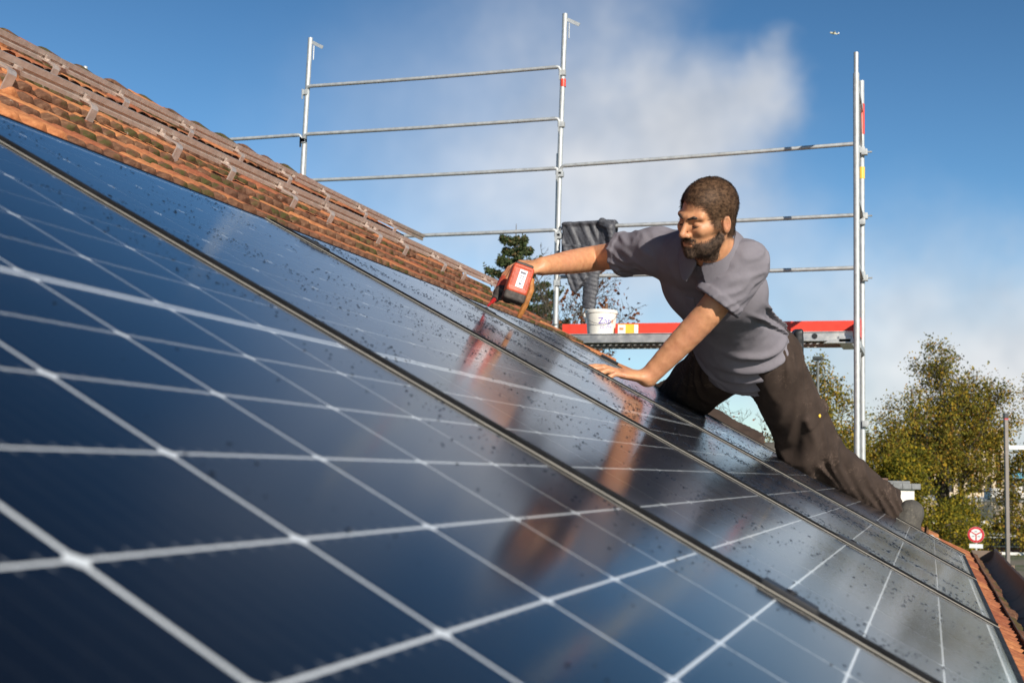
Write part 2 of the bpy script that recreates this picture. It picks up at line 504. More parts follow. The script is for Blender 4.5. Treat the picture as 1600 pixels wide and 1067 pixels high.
while s0 > 2.0:
    put('ridge_tile', RID, house, Vector((pk.x, s0, pk.z - 0.098 + rt.uniform(-0.008, 0.012))) - house.location, (rt.uniform(-0.02, 0.02), rt.uniform(-0.05, 0.05), rt.uniform(-0.02, 0.02)))
    s0 -= 0.33
# walls below the eaves, with a gable
ex = st(0, EAVE_T - 0.35, -0.25); wl = pk.x + dx + 0.35
wb = MB()
zt = ex.z; zl = pk.z + dz + 0.12
prof = [(ex.x, GROUND_Z), (ex.x, zt), (pk.x, pk.z - 0.12), (wl, zl), (wl, GROUND_Z)]
n = len(prof)
wb.add([(x, NEAR_S + 0.2, z) for x, z in prof] + [(x, VERGE_S - 0.25, z) for x, z in prof],
       [tuple(range(n)), tuple(reversed(range(n, 2 * n)))] + [(i, n + i, n + (i + 1) % n, (i + 1) % n) for i in range(n)])
w_ = wb.build('wall', M_WALL, house); w_.location = -house.location
# gutter: half-round channel with a beaded rim and brackets
gpos = Vector((1.000, 0.0, -0.634))
gm = MB(); ng = 12; gr = 0.078
pr = []
for j in range(ng + 1):
    a = math.pi + math.pi * j / ng
    pr.append((gr * math.cos(a), gr * math.sin(a) * 1.15))
outer = [(x, z) for x, z in pr]
inner = [(x * 0.965, z * 0.965 + 0.001) for x, z in pr]
loop = outer + [(gr + 0.012, 0.004), (gr + 0.016, 0.012), (gr + 0.008, 0.020), (gr - 0.002, 0.014)] + list(reversed(inner))
n = len(loop)
cuts = [NEAR_S, -1.0, 1.2, 3.1, 4.6, 6.0, 7.3, VERGE_S + 0.05]
for q_, (a, b) in enumerate(zip(cuts[:-1], cuts[1:])):
    off = 0.0025 * (q_ % 2)
    gm.add([(x * (1 + off), a - 0.02, z - off) for x, z in loop] + [(x * (1 + off), b, z - off) for x, z in loop], [(i, (i + 1) % n, n + (i + 1) % n, n + i) for i in range(n)])
gm.add([(x, VERGE_S + 0.052, z) for x, z in outer], [tuple(range(len(outer)))])
gutter = gm.build('gutter', M_ZINC, house, smooth=40); gutter.location = gpos - house.location
bm_ = MB(); bm_.box((gr + 0.012, 0, 0.006), (0.018, 0.026, 0.034), bevel=0.003); br = bm_.mesh('gutter_bracket'); br.materials.append(M_ZINC)
for k in range(6): put('gutter_bracket', br, gutter, (0, VERGE_S - 0.55 - 1.35 * k, 0.0))

# ------------------------------------------------------------------ solar modules
PITCHS = 1.148; MW = 1.124; ML = 1.722; SEAM1 = 0.022
CP = 0.184; RP = 0.0925
def cell_material():
    q = NT('mono_cell'); v = q.coords('object')
    sep = q.n('ShaderNodeSeparateXYZ'); q.l(v, sep.inputs[0])
    inf = q.n('ShaderNodeObjectInfo').outputs['Random']
    # silver wires run down the slope, ten to a cell, with solder pads at their ends
    wv = q.math('FRACT', q.math('ADD', q.math('MULTIPLY', sep.outputs['Y'], 10 / 0.182), 0.5))
    line = q.math('LESS_THAN', q.math('ABSOLUTE', q.math('SUBTRACT', wv, 0.5)), 0.020)
    pad = q.math('MULTIPLY', q.math('LESS_THAN', q.math('ABSOLUTE', q.math('SUBTRACT', wv, 0.5)), 0.06),
                 q.math('GREATER_THAN', q.math('ABSOLUTE', sep.outputs['X']), 0.0405))
    fing = q.math('FRACT', q.math('MULTIPLY', sep.outputs['X'], 1 / 0.0013))
    fm = q.math('LESS_THAN', fing, 0.10)
    n = q.noise(q.coords('world'), 4, 3)
    c = q.ramp(n, [(0.3, (0.0015, 0.0022, 0.005)), (0.7, (0.0025, 0.004, 0.009))])
    c = q.mix(q.math('MULTIPLY', inf, 0.25), c, (0.004, 0.005, 0.009))
    c = q.mix(q.math('MULTIPLY', fm, 0.05), c, (0.16, 0.17, 0.18))
    c = q.mix(q.math('MULTIPLY', line, 0.06), c, (0.25, 0.26, 0.28))
    c = q.mix(q.math('MULTIPLY', pad, 0.30), c, (0.35, 0.36, 0.38))
    q.pbr(c, 0.45, 0.0, Specular_IOR_Level=0.15)
    return q.mat
def glass_material():
    q = NT('module_glass'); w = q.coords('world')
    fr = q.n('ShaderNodeFresnel'); bf = q.n('ShaderNodeNewGeometry').outputs['Backfacing']
    q.l(q.math('ADD', q.math('MULTIPLY', bf, 1 / 1.27 - 1.27), 1.27), fr.inputs['IOR'])   # a thin pane reflects alike from both sides
    gl = q.n('ShaderNodeBsdfGlossy')
    q.val(gl.inputs['Color'], (1.0, 1.0, 1.0))
    q.l(q.rng(q.noise(w, 2.0, 5, 0.6), 0.3, 0.7, 0.09, 0.15, False), gl.inputs['Roughness'])
    q.l(q.bump(q.noise(w, 700, 2), 0.015, 0.001), gl.inputs['Normal'])
    tr = q.n('ShaderNodeBsdfTransparent'); q.val(tr.inputs['Color'], (0.93, 0.95, 0.96))
    mx = q.n('ShaderNodeMixShader'); q.l(fr.outputs[0], mx.inputs['Fac']); q.l(tr.outputs[0], mx.inputs[1]); q.l(gl.outputs[0], mx.inputs[2])
    # a thin film of dust and dried rain marks
    df = q.n('ShaderNodeBsdfDiffuse'); q.val(df.inputs['Color'], (0.40, 0.38, 0.35))
    mx2 = q.n('ShaderNodeMixShader')
    q.l(q.rng(q.noise(w, 5.5, 7, 0.7, 1.2), 0.45, 0.85, 0.0, 0.009), mx2.inputs['Fac'])
    q.l(mx.outputs[0], mx2.inputs[1]); q.l(df.outputs[0], mx2.inputs[2])
    q.l(mx2.outputs[0], q.out.inputs['Surface'])
    return q.mat
M_CELL = cell_material(); M_PANE = glass_material()
M_BACK = simple('white_backsheet', (0.74, 0.75, 0.76), 0.6, 0, 0.04, 10)
M_FRAME = simple('black_anodised_frame', (0.009, 0.009, 0.010), 0.55, 0.0, 0.3, 40, space='world', Specular_IOR_Level=0.10)
M_LIP = simple('frame_edge_glint', (0.38, 0.345, 0.29), 0.45, 0.4, 0.15, 30, space='world')
M_SEAL = simple('black_rubber_seal', (0.010, 0.010, 0.011), 0.75, 0, 0.4, 30, 0.3, 200, 'world', Specular_IOR_Level=0.15)
M_RIBBON = simple('tinned_ribbon', (0.30, 0.31, 0.33), 0.4, 0.5, 0.1, 30)
M_DROP = NT('rain_drop'); M_DROP.pbr((0.010, 0.014, 0.022), 0.04, 0.0, IOR=1.33); M_DROP = M_DROP.mat
cx, cy, ch = 0.0449, 0.0897, 0.0045
oct_ = [(-cx, -cy + ch), (-cx + ch, -cy), (cx - ch, -cy), (cx, -cy + ch), (cx, cy - ch), (cx - ch, cy), (-cx + ch, cy), (-cx, cy - ch)]
mb = MB(); mb.prism(oct_, 0, 0.0002); CELL = mb.mesh('solar_cell'); CELL.materials.append(M_CELL)
mb = MB()
mb.box((0, 0, 0.0048), (0.062, 0.030, 0.006), bevel=0.0015); mb.box((0, 0, -0.012), (0.068, 0.011, 0.036)); mb.lathe([(0.0055, 0.007), (0.0055, 0.0095), (0.004, 0.0105)], 8)
CLAMP = mb.mesh('module_clamp'); CLAMP.materials.append(M_BLACK)

def drops_mesh(count, seed, dens, smin, smax):
    g = np.random.default_rng(seed); vs = []; fs = []
    tries = 0; made = 0
    off = Vector((seed * 3.7, seed * 1.3, 0))
    while made < count and tries < count * 40:
        tries += 1
        x = g.uniform(-ML / 2 + 0.02, ML / 2 - 0.02); y = g.uniform(-MW / 2 + 0.02, MW / 2 - 0.02)
        d = mnoise.fractal(Vector((x * 3.2, y * 5.0, 0)) + off, 0.8, 2.0, 4)
        if g.random() > dens(x, y) * max(0.0, min(1.0, 0.12 + d * 2.0)): continue
        made += 1
        r = smin + (smax - smin) * g.random() ** 2.5; k = len(vs); el = g.uniform(0.9, 1.5); a0 = g.uniform(0, 6.28)
        for rr, zz in ((1.0, 0.0), (0.72, 0.26)):
            for j in range(7):
                a = a0 + 2 * math.pi * j / 7
                vs.append((x + r * rr * el * math.cos(a), y + r * rr * math.sin(a), 0.0004 + r * zz))
        vs.append((x, y, 0.0004 + r * 0.36))
        for j in range(7):
            j2 = (j + 1) % 7
            fs.append((k + j, k + j2, k + 7 + j2, k + 7 + j)); fs.append((k + 7 + j, k + 7 + j2, k + 14))
    me = bpy.data.meshes.new('rain_drops'); me.from_pydata(vs, [], fs); me.materials.append(M_DROP)
    me.polygons.foreach_set('use_smooth', np.ones(len(fs), dtype=bool))
    return me
labels = ['nearest solar module, filling the lower left foreground', 'second solar module from the camera, between the two long dark seams',
          'third solar module from the camera, thick with rain drops', 'farthest solar module, under the worker\'s hands beside the bare tiles']
drop_spec = [(700, lambda x, y: 0.12 + 0.88 * max(0, (y - 0.1) / 0.45) ** 2, 0.0006, 0.0020),
             (1900, lambda x, y: 0.5, 0.0007, 0.0022), (4200, lambda x, y: 0.8, 0.0009, 0.0027), (4200, lambda x, y: 0.85, 0.0009, 0.0027)]
for i in range(4):
    root = empty('solar_module', st(SEAM1 + (i - 0.5) * PITCHS, 0.0, 0.0), (0, ALPHA, 0))
    tag(root, labels[i], 'solar module', 'row of framed solar modules on the roof')
    b = MB(); b.box((0, 0, -0.0065), (ML - 0.02, MW - 0.02, 0.006)); b.build('backsheet', M_BACK, root)
    fr_ = MB(); lw = 0.011; H0, H1 = -0.033, 0.0008
    for sgn in (-1, 1):
        fr_.cur = 0
        fr_.box((sgn * (ML / 2 - lw / 2), 0, (H0 + H1) / 2), (lw, MW, H1 - H0))
        fr_.box((0, sgn * (MW / 2 - lw / 2), (H0 + H1) / 2), (ML - 2 * lw, lw, H1 - H0))
        fr_.cur = 1      # pale strip paints the sky's glint along the far edge of the frame
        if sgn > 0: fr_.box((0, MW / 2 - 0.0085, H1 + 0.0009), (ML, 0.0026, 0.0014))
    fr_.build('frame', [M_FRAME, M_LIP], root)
    gb_ = MB(); hx, hy = ML / 2 - lw, MW / 2 - lw
    gb_.add([(-hx, -hy, 0), (hx, -hy, 0), (hx, hy, 0), (-hx, hy, 0)], [(0, 1, 2, 3)])
    gb_.build('glass_pane', M_PANE, root, recalc=False)
    for half in (-1, 1):
        for rr in range(9):
            for cc in range(6):
                put('solar_cell', CELL, root, (half * (0.006 + RP * (rr + 0.5)), (cc - 2.5) * CP, -0.0032))
    for tt, tw_ in ((-0.8448, 0.0042), (0.0, 0.0042), (0.8448, 0.0042)):
        b = MB(); b.box((tt, 0, -0.0031), (tw_, MW - 0.05, 0.0004)); b.build('busbar_ribbon', M_RIBBON, root)
    b = MB(); b.box((0, MW / 2 + (PITCHS - MW) / 2 + 0.003, -0.0088), (ML - 0.004, 0.014, 0.028), bevel=0.002); b.build('joint_strip', M_SEAL, root)
    for tt in (-0.73, 0.57):
        put('module_clamp', CLAMP, root, (tt, MW / 2 + (PITCHS - MW) / 2, 0.0))
    cnt, dens, a, b2 = drop_spec[i]
    d = put('rain_drops', drops_mesh(cnt, 11 + i, dens, a, b2), root); d['kind'] = 'stuff'

# ------------------------------------------------------------------ bare mounting rails with their roof hooks
def rail_outline(w=0.040, h=0.055):
    a, b = w / 2, h / 2
    return [(-a, -b), (a, -b), (a, -0.012), (a - 0.006, -0.010), (a - 0.006, 0.002), (a, 0.004), (a, b), (0.007, b), (0.007, b - 0.008),
            (0.012, b - 0.010), (0.012, b - 0.018), (-0.012, b - 0.018), (-0.012, b - 0.010), (-0.007, b - 0.008), (-0.007, b), (-a, b)]
def strip(mb, path, width, th):
    """flat bar bent along a path of (t, h), width along s"""
    pts = [Vector((t, h)) for t, h in path]; nrm = []
    for i, q in enumerate(pts):
        d = (pts[min(i + 1, len(pts) - 1)] - pts[max(i - 1, 0)]).normalized(); nrm.append(Vector((-d.y, d.x)))
    outl = [(q + n_ * th / 2) for q, n_ in zip(pts, nrm)] + [(q - n_ * th / 2) for q, n_ in reversed(list(zip(pts, nrm)))]
    k = len(outl); m_ = len(pts)
    vs = [(q.x, -width / 2, q.y) for q in outl] + [(q.x, width / 2, q.y) for q in outl]
    fs = [(i, (i + 1) % k, k + (i + 1) % k, k + i) for i in range(k)]
    for b0 in (0, k):
        for i in range(m_ - 1): fs.append((b0 + i, b0 + i + 1, b0 + k - 2 - i, b0 + k - 1 - i))
    mb.add(vs, fs)
hb = MB(); hb.box((0, 0, 0), (0.012, 0.030, 0.034), bevel=0.002); hb.tube([(0.004, 0, -0.006), (0.020, 0, -0.006)], 0.008, 6); BOLT = hb.mesh('hook_bolt'); BOLT.materials.append(M_ALU)
hb = MB(); hb.box((0, 0, 0), (0.022, 0.03, 0.016), bevel=0.003); NUT = hb.mesh('rail_nut'); NUT.materials.append(M_ALU)
def mounting_rail(t, htop, s_a, s_b, hooks, label, hk=1.0):
    root = empty('mounting_rail', st(s_a, t, htop), (0, ALPHA, 0))
    tag(root, label, 'mounting rail', 'bare mounting rails over the tiles')
    b = MB(); ol = rail_outline(); n_ = len(ol); Ls = s_b - s_a
    segs = 12
    for i in range(segs + 1):
        y = Ls * i / segs
        b.v += [(x, y, z - 0.0275 - 0.004 * math.sin(i * 1.3) * 0.5) for x, z in ol]
    for i in range(segs):
        for j in range(n_): b.f.append([i * n_ + j, i * n_ + (j + 1) % n_, (i + 1) * n_ + (j + 1) % n_, (i + 1) * n_ + j]); b.mi.append(0)
    b.f.append(list(range(n_))); b.f.append([segs * n_ + j for j in range(n_)]); b.mi += [0, 0]
    b.build('rail_profile', M_ALU, root)
    drop = roof_h(t) + 0.03 - htop
    for k, s_ in enumerate(hooks):
        hb = MB(); off = 0.085 + 0.06 * (k % 2) * hk
        strip(hb, [(0.015, -0.040), (off - 0.012, -0.040), (off - 0.002, -0.044), (off + 0.004, -0.054), (off + 0.004, drop - 0.004), (off - 0.006, drop - 0.014), (-0.10, drop - 0.014)], 0.042, 0.007)
        hk_ = put('roof_hook', (lambda me: (me.materials.append(M_ALU), me)[1])(hb.mesh('roof_hook')), root, (0, s_ - s_a, 0), (0, 0, random.uniform(-0.06, 0.06)))
        put('hook_bolt', BOLT, hk_, (0.030, 0.0, -0.030))
        if k % 2: put('rail_nut', NUT, hk_, (0.030, 0.10 + 0.03 * (k % 3), -0.030))
mounting_rail(-2.9, -0.022, 0.6, 8.75, [1.79 + 0.54 * k for k in range(13)], 'lower of the two bare mounting rails, close above the modules')
mounting_rail(-3.9, 0.010, 1.6, 8.62, [3.1 + 0.60 * k for k in range(9)], 'upper of the two bare mounting rails, its end jutting past the verge', 0.3)
# the rail that carries the heads of the modules, ending beyond the farthest one
root = empty('mounting_rail', st(3.50, -0.62, -0.036), (0, ALPHA, 0))
tag(root, 'short rail end sticking out past the farthest module', 'mounting rail')
b = MB(); ol = rail_outline(); n_ = len(ol)
b.add([(x, 0, z - 0.0275) for x, z in ol] + [(x, 0.42, z - 0.0275) for x, z in ol], [(i, (i + 1) % n_, n_ + (i + 1) % n_, n_ + i) for i in range(n_)] + [tuple(range(n_)), tuple(range(n_, 2 * n_))])
b.build('rail_profile', M_ALU, root)
b = MB(); b.box((0, 0.012, 0.024), (0.07, 0.03, 0.05), bevel=0.003); b.build('end_clamp', M_BLACK, root)

# ------------------------------------------------------------------ scaffold at the gable
M_RED = simple('red_board_paint', (0.72, 0.055, 0.03), 0.5, 0, 0.12, 14, 0.1, 60, 'world')
M_STICK_R = simple('red_sticker', (0.70, 0.06, 0.03), 0.4, 0, 0.08, 30)
M_STICK_Y = simple('yellow_sticker', (0.80, 0.50, 0.06), 0.4, 0, 0.08, 30)
M_DECKSIDE = metal_material('deck_steel', (0.72, 0.72, 0.69), 0.5, (0.40, 0.37, 0.32), 0.45, 10)
def punched_material():
    q = NT('punched_deck_steel'); w = q.coords('world')
    mp = q.mapping(w, (1 / 0.055, 1 / 0.075, 0.0))
    sep = q.n('ShaderNodeSeparateXYZ'); q.l(mp, sep.inputs[0])
    row = q.math('FLOOR', sep.outputs['Y'])
    fx = q.math('SUBTRACT', q.math('FRACT', q.math('ADD', sep.outputs['X'], q.math('MULTIPLY', row, 0.5))), 0.5)
    fy = q.math('SUBTRACT', q.math('FRACT', sep.outputs['Y']), 0.5)
    d = q.math('ADD', q.math('MULTIPLY', fx, fx), q.math('MULTIPLY', q.math('MULTIPLY', fy, fy), 2.0))
    hole = q.math('LESS_THAN', d, 0.045)
    b = q.n('ShaderNodeBsdfPrincipled'); q.val(b.inputs['Base Color'], (0.16, 0.15, 0.14)); b.inputs['Roughness'].default_value = 0.6; b.inputs['Metallic'].default_value = 0.6
    tr = q.n('ShaderNodeBsdfTransparent'); mx = q.n('ShaderNodeMixShader')
    q.l(hole, mx.inputs['Fac']); q.l(b.outputs[0], mx.inputs[1]); q.l(tr.outputs[0], mx.inputs[2]); q.l(mx.outputs[0], q.out.inputs['Surface'])
    return q.mat
M_PUNCH = punched_material()
YO, YI = 9.5, 8.8
scaf = empty('scaffold', (0.12, YO, GROUND_Z))
tag(scaf, 'galvanised tube scaffold with guard rails, deck and red toe board', 'scaffold')
O = scaf.location
def part(mb, name, mat, parent=scaf, smooth=40):
    o = mb.build(name, mat, parent, smooth=smooth)
    if parent is scaf: o.location = -O
    return o
def standard(x, y, z0, z1, r=0.0242, spigot=0.0):
    b = MB(); b.tube([(x, y, z0), (x, y, (z0 + z1) / 2), (x, y, z1)], r, 14)
    o = part(b, 'standard', M_GALV)
    if spigot:
        b = MB(); b.tube([(x, y, z1), (x, y, z1 + spigot)], r * 0.78, 12); part(b, 'spigot', M_GALV, o)
    return o
XR, XM, XL, XLL = 0.125, -2.475, -5.07, -7.64
standard(XR, YO, GROUND_Z + 0.02, 3.18)
st_in = standard(XR - 0.006, YI, GROUND_Z + 0.02, 3.03, spigot=0.17)
mid_low = standard(XM - 0.035, YO, GROUND_Z + 0.02, 2.70)
b = MB(); b.tube([(XM - 0.03, YO - 0.02, 1.15), (XM - 0.02, YO - 0.02, 2.72), (XM, YO - 0.02, 3.99)], 0.0236, 14); mid_up = part(b, 'guard_post', M_GALV)
left_low = standard(XL, YO, GROUND_Z + 0.02, 2.95)
b = MB(); b.tube([(XL, YO - 0.02, 1.2), (XL, YO - 0.02, 2.7), (XL + 0.025, YO - 0.02, 3.98)], 0.0236, 14); left_up = part(b, 'guard_post', M_GALV)
standard(XLL, YO, GROUND_Z + 0.02, 3.9)
for x in (XM, XL): standard(x, YI, GROUND_Z + 0.02, 0.86)
# hooks at the top of the guard posts
for x, p_ in ((XM + 0.02, mid_up), (XL + 0.045, left_up)):
    b = MB(); b.box((x + 0.06, YO - 0.02, 3.905), (0.13, 0.008, 0.032), Matrix.Rotation(math.radians(28), 3, 'Y')); 
    b.tube([(x + 0.02, YO - 0.02, 3.90), (x + 0.02, YO - 0.02, 3.76)], 0.006, 6); part(b, 'post_hook', M_GALV, p_)
# bands and stickers on the tubes
def band(x, y, z0, z1, mat, par, r=0.0262):
    b = MB(); b.tube([(x, y, z0), (x, y, z1)], r, 14, cap=False); part(b, 'tube_sticker', mat, par)
band(XM - 0.006, YO - 0.02, 3.31, 3.38, M_STICK_R, mid_up)
so = [o for o in scaf.children if o.name.startswith('standard')][0]
band(XR, YO, 2.72, 2.98, M_STICK_R, so); band(XR, YO, 2.34, 2.44, M_STICK_Y, so)
# guard rails with pinched ends and wedge couplers
def rail(xa, xb, za, zb, sag=0.0):
    y = YO - 0.045; L_ = xb - xa; pts = []
    for i in range(9):
        f = i / 8; x = xa + 0.05 + (L_ - 0.10) * f
        pts.append((x, y, za + (zb - za) * f - sag * math.sin(math.pi * f)))
    b = MB(); b.tube(pts, 0.0172, 12)
    o = part(b, 'guard_rail', M_GALV)
    for x, z, s in ((xa, za, 1), (xb, zb, -1)):
        b = MB()
        b.tube([(x + s * 0.052, y, z), (x + s * 0.03, y, z - 0.006), (x + s * 0.012, y + 0.004, z - 0.04), (x + s * 0.010, y + 0.004, z - 0.075)], [0.0172, 0.015, 0.011, 0.009], 8)
        b.box((x, y + 0.012, z - 0.055), (0.06, 0.045, 0.05), bevel=0.006); b.box((x - 0.018, y - 0.012, z - 0.075), (0.010, 0.012, 0.10))
        part(b, 'wedge_coupler', M_GALV, o)
for z0, z1 in ((3.490, 3.490), (3.017, 3.013), (2.563, 2.556), (1.996, 1.994)): rail(XL, XM - 0.01, z0, z1, 0.006)
rail(XLL, XL, 3.01, 3.015)
for z0, z1 in ((2.575, 2.632), (2.012, 2.027), (1.570, 1.585)): rail(XM - 0.02, XR, z0, z1, 0.004)
# couplers with bolts on the end frame
for z, yy in ((2.56, YO - 0.03), (2.02, YO - 0.03), (1.50, YO - 0.03), (0.30, YO - 0.03)):
    b = MB(); b.box((XR + 0.025, yy, z), (0.05, 0.05, 0.05), bevel=0.006); b.tube([(XR + 0.03, yy, z), (XR + 0.085, yy, z)], 0.007, 6); part(b, 'swivel_coupler', M_GALV, so)
# end-frame transoms and braces
def bar(name, a, c, sec):
    a = Vector(a); c = Vector(c); d = c - a; b = MB()
    b.box((a + c) / 2, (sec[0], d.length, sec[1]), d.to_track_quat('Y', 'Z').to_matrix()); return part(b, name, M_GALV, smooth=False)
bar('transom', (XR, YI + 0.02, 0.885), (XR, YO - 0.02, 0.885), (0.045, 0.05))
bar('transom', (XR, YI + 0.02, 2.93), (XR, YO - 0.02, 2.93), (0.03, 0.05))
bar('transom', (XR, YI + 0.02, -1.1), (XR, YO - 0.02, -1.1), (0.045, 0.05))
bar('knee_brace', (XR, YI + 0.02, 0.55), (XR, YI + 0.33, 0.87), (0.02, 0.03))
bar('knee_brace', (XR, YO - 0.02, 2.62), (XR, YO - 0.3, 2.92), (0.02, 0.03))
for x in (XM, XL): bar('transom', (x, YI + 0.02, 0.835), (x, YO - 0.02, 0.835), (0.045, 0.05))
bar('end_guard', (XR + 0.004, YI + 0.02, 2.02), (XR + 0.004, YO - 0.02, 2.02), (0.026, 0.026))
bar('end_guard', (XR + 0.004, YI + 0.02, 1.50), (XR + 0.004, YO - 0.02, 1.50), (0.026, 0.026))
# deck: two side channels, punched plate, end fittings
DX0, DX1, DZ = -2.43, 0.085, 0.992
b = MB()
for y in (YI + 0.075, YO - 0.075):
    b.box(((DX0 + DX1) / 2, y, DZ - 0.036), (DX1 - DX0, 0.012, 0.072)); b.box(((DX0 + DX1) / 2, y + (0.02 if y < 9 else -0.02), DZ - 0.069), (DX1 - DX0 - 0.004, 0.03, 0.006))
    b.box(((DX0 + DX1) / 2, y - 0.004 * (1 if y < 9 else -1), DZ - 0.001), (DX1 - DX0, 0.022, 0.006))
deck = part(b, 'deck', M_DECKSIDE, smooth=False)
b = MB(); b.box(((DX0 + DX1) / 2, (YI + YO) / 2, DZ - 0.034), (DX1 - DX0 - 0.02, YO - YI - 0.17, 0.004)); part(b, 'deck_plate', M_PUNCH, deck, smooth=False)
b = MB(); b.lathe([(0.022, -0.002), (0.022, 0.002)], 16, (-0.205, YI + 0.0675, DZ - 0.035), Matrix.Rotation(math.pi / 2, 3, 'X')); part(b, 'deck_hole_cap', M_BLACK, deck)
for x in (DX0 + 0.06, DX1 - 0.06):
    b = MB(); b.box((x, (YI + YO) / 2, DZ - 0.062), (0.10, YO - YI - 0.12, 0.05), bevel=0.006)
    b.prism([(-0.16, -0.03), (0.10, -0.03), (0.10, 0.0), (-0.10, 0.0)], -0.04, 0.04, lambda u, v, w_, x=x: (x + (u if x > -1 else -u), YI + 0.10 + w_, DZ - 0.06 + v)); part(b, 'deck_end', M_DECKSIDE, deck, smooth=False)
b = MB(); b.box((-1.18, YO - 0.045, 1.068), (2.50, 0.025, 0.155)); part(b, 'toe_board', M_RED, smooth=False)
b = MB(); b.box((XR - 0.012, (YI + YO) / 2, 1.068), (0.022, YO - YI - 0.09, 0.155)); part(b, 'toe_board', M_RED, smooth=False)
# lower lift behind: one more red board under the deck
b = MB(); b.box((-1.18, YO + 0.03, -0.86), (2.50, 0.025, 0.10)); part(b, 'toe_board', M_RED, smooth=False)

# ------------------------------------------------------------------ bucket, box and jacket on the scaffold
M_WHITEP = simple('white_bucket_plastic', (0.72, 0.70, 0.64), 0.45, 0, 0.10, 9, space='object')
M_PURP = simple('purple_print', (0.12, 0.07, 0.42), 0.5, 0, 0.05, 30); M_ORNG = simple('orange_print', (0.75, 0.20, 0.06), 0.5, 0, 0.05, 30)
M_HANDLE = simple('bucket_wire', (0.35, 0.33, 0.33), 0.4, 0.8, 0.1, 30)
def yray(x, y, Y0):
    d = CR * ((x - 800) / FPX) - CU * ((y - 533.5) / FPX) + CF
    return Vector(CAM_POS + d * ((Y0 - CAM_POS[1]) / d[1]))
BY = 8.99
bp = yray(939, 520, BY); bp.z = DZ - 0.0315
bucket = empty('bucket', bp); tag(bucket, 'white plastic bucket with purple and orange print on the scaffold deck', 'bucket')
b = MB(); b.lathe([(0.105, 0.0), (0.112, 0.004), (0.129, 0.209), (0.136, 0.212), (0.138, 0.234), (0.132, 0.240), (0.123, 0.237), (0.123, 0.214), (0.104, 0.01)], 36, close=False)
b.v.append((0, 0, 0.001)); k_ = len(b.v) - 1
for j in range(36): b.f.append([j, (j + 1) % 36, k_]); b.mi.append(0)
b.build('bucket_shell', M_WHITEP, bucket, smooth=35)
b = MB(); hp = []
ca = math.atan2(CAM_POS[1] - bp.y, CAM_POS[0] - bp.x)       # bearing from the bucket to the street side
for i in range(17):
    a = ca - 1.35 + 2.7 * i / 16; rr = 0.131 + 0.006 * math.sin(math.pi * i / 16)
    hp.append((rr * math.cos(a), rr * math.sin(a), 0.198 - 0.085 * math.sin(math.pi * i / 16)))
b.tube(hp, 0.0022, 6); b.build('wire_handle', M_HANDLE, bucket, smooth=True)
b = MB(); b.lathe([(0.018, -0.004), (0.018, 0.01), (0.010, 0.012)], 12, hp[0], Matrix.Rotation(math.pi / 2, 3, 'X')); b.build('handle_boss', M_WHITEP, bucket)
def print_text(txt, size, ang, z, mat, name, width=None):
    cu = bpy.data.curves.new('txt', 'FONT'); cu.body = txt; cu.size = size; cu.align_x = 'CENTER'; cu.extrude = 0.0
    to = bpy.data.objects.new('txt', cu); COL.objects.link(to)
    dg = bpy.context.evaluated_depsgraph_get(); me0 = to.evaluated_get(dg).to_mesh()
    bm = bmesh.new(); bm.from_mesh(me0); bmesh.ops.subdivide_edges(bm, edges=bm.edges[:], cuts=1)
    for q in bm.verts:
        a = ca + ang + q.co.x / 0.126; zz = z + q.co.y; rr = 0.1118 + 0.083 * (zz - 0.004) + 0.0012
        q.co = Vector((rr * math.cos(a), rr * math.sin(a), zz))
    me = bpy.data.meshes.new(name); bm.to_mesh(me); bm.free(); bpy.data.objects.remove(to)
    me.materials.append(mat); o = bpy.data.objects.new(name, me); COL.objects.link(o); o.parent = bucket
    return o
print_text('Zap', 0.075, 0.26, 0.118, M_PURP, 'lettering'); print_text('R', 0.05, 0.86, 0.121, M_ORNG, 'lettering'); print_text('CE.XTM', 0.032, 0.36, 0.078, M_PURP, 'lettering')
# trowel handle standing in the bucket
b = MB(); b.tube([(0.03, -0.02, 0.02), (0.045, -0.03, 0.22), (0.05, -0.033, 0.292)], [0.012, 0.013, 0.015], 10); b.tube([(0.05, -0.033, 0.292), (0.051, -0.034, 0.300)], [0.015, 0.010], 10)
tw = b.build('brush', simple('brown_wood', (0.16, 0.08, 0.04), 0.6, 0, 0.2, 30), smooth=40); tw.location = bp
tag(tw, 'brown wooden brush handle standing in the white bucket', 'brush')
M_YEL = simple('yellow_card', (0.80, 0.42, 0.02), 0.6, 0, 0.06, 20); M_CARD = simple('white_card', (0.75, 0.72, 0.66), 0.7, 0, 0.06, 20)
yp_ = yray(981, 520, BY); yp_.z = DZ - 0.0315
ybox = empty('screw_box', yp_, (0, 0, math.radians(14))); tag(ybox, 'small yellow cardboard screw box beside the white bucket', 'box')
b = MB(); b.box((0, 0, 0.059), (0.17, 0.11, 0.118), bevel=0.002); b.build('carton', M_YEL, ybox)
b = MB(); b.box((-0.052, -0.0565, 0.069), (0.062, 0.002, 0.086)); lb = b.build('paper_label', M_CARD, ybox)
b = MB(); b.box((-0.054, -0.0585, 0.078), (0.035, 0.0015, 0.02)); b.build('label_print', M_ORNG, lb)
b = MB(); b.box((0.067, -0.0565, 0.06), (0.032, 0.002, 0.11)); b.build('paper_label', M_CARD, ybox)

def puffer_material():
    q = NT('grey_puffer_nylon'); w = q.coords('world')
    n = q.noise(w, 45, 4, 0.6)
    q.pbr(q.ramp(n, [(0.3, (0.040, 0.041, 0.048)), (0.7, (0.078, 0.079, 0.090))]), 0.55, 0.0, q.bump(q.noise(w, 26, 5, 0.65), 0.5, 0.012))
    return q.mat
M_PUFF = puffer_material()
jk = empty('jacket', (XM + 0.27, YO - 0.045, 2.02)); tag(jk, 'grey quilted jacket hung over the scaffold rail behind the worker', 'jacket')

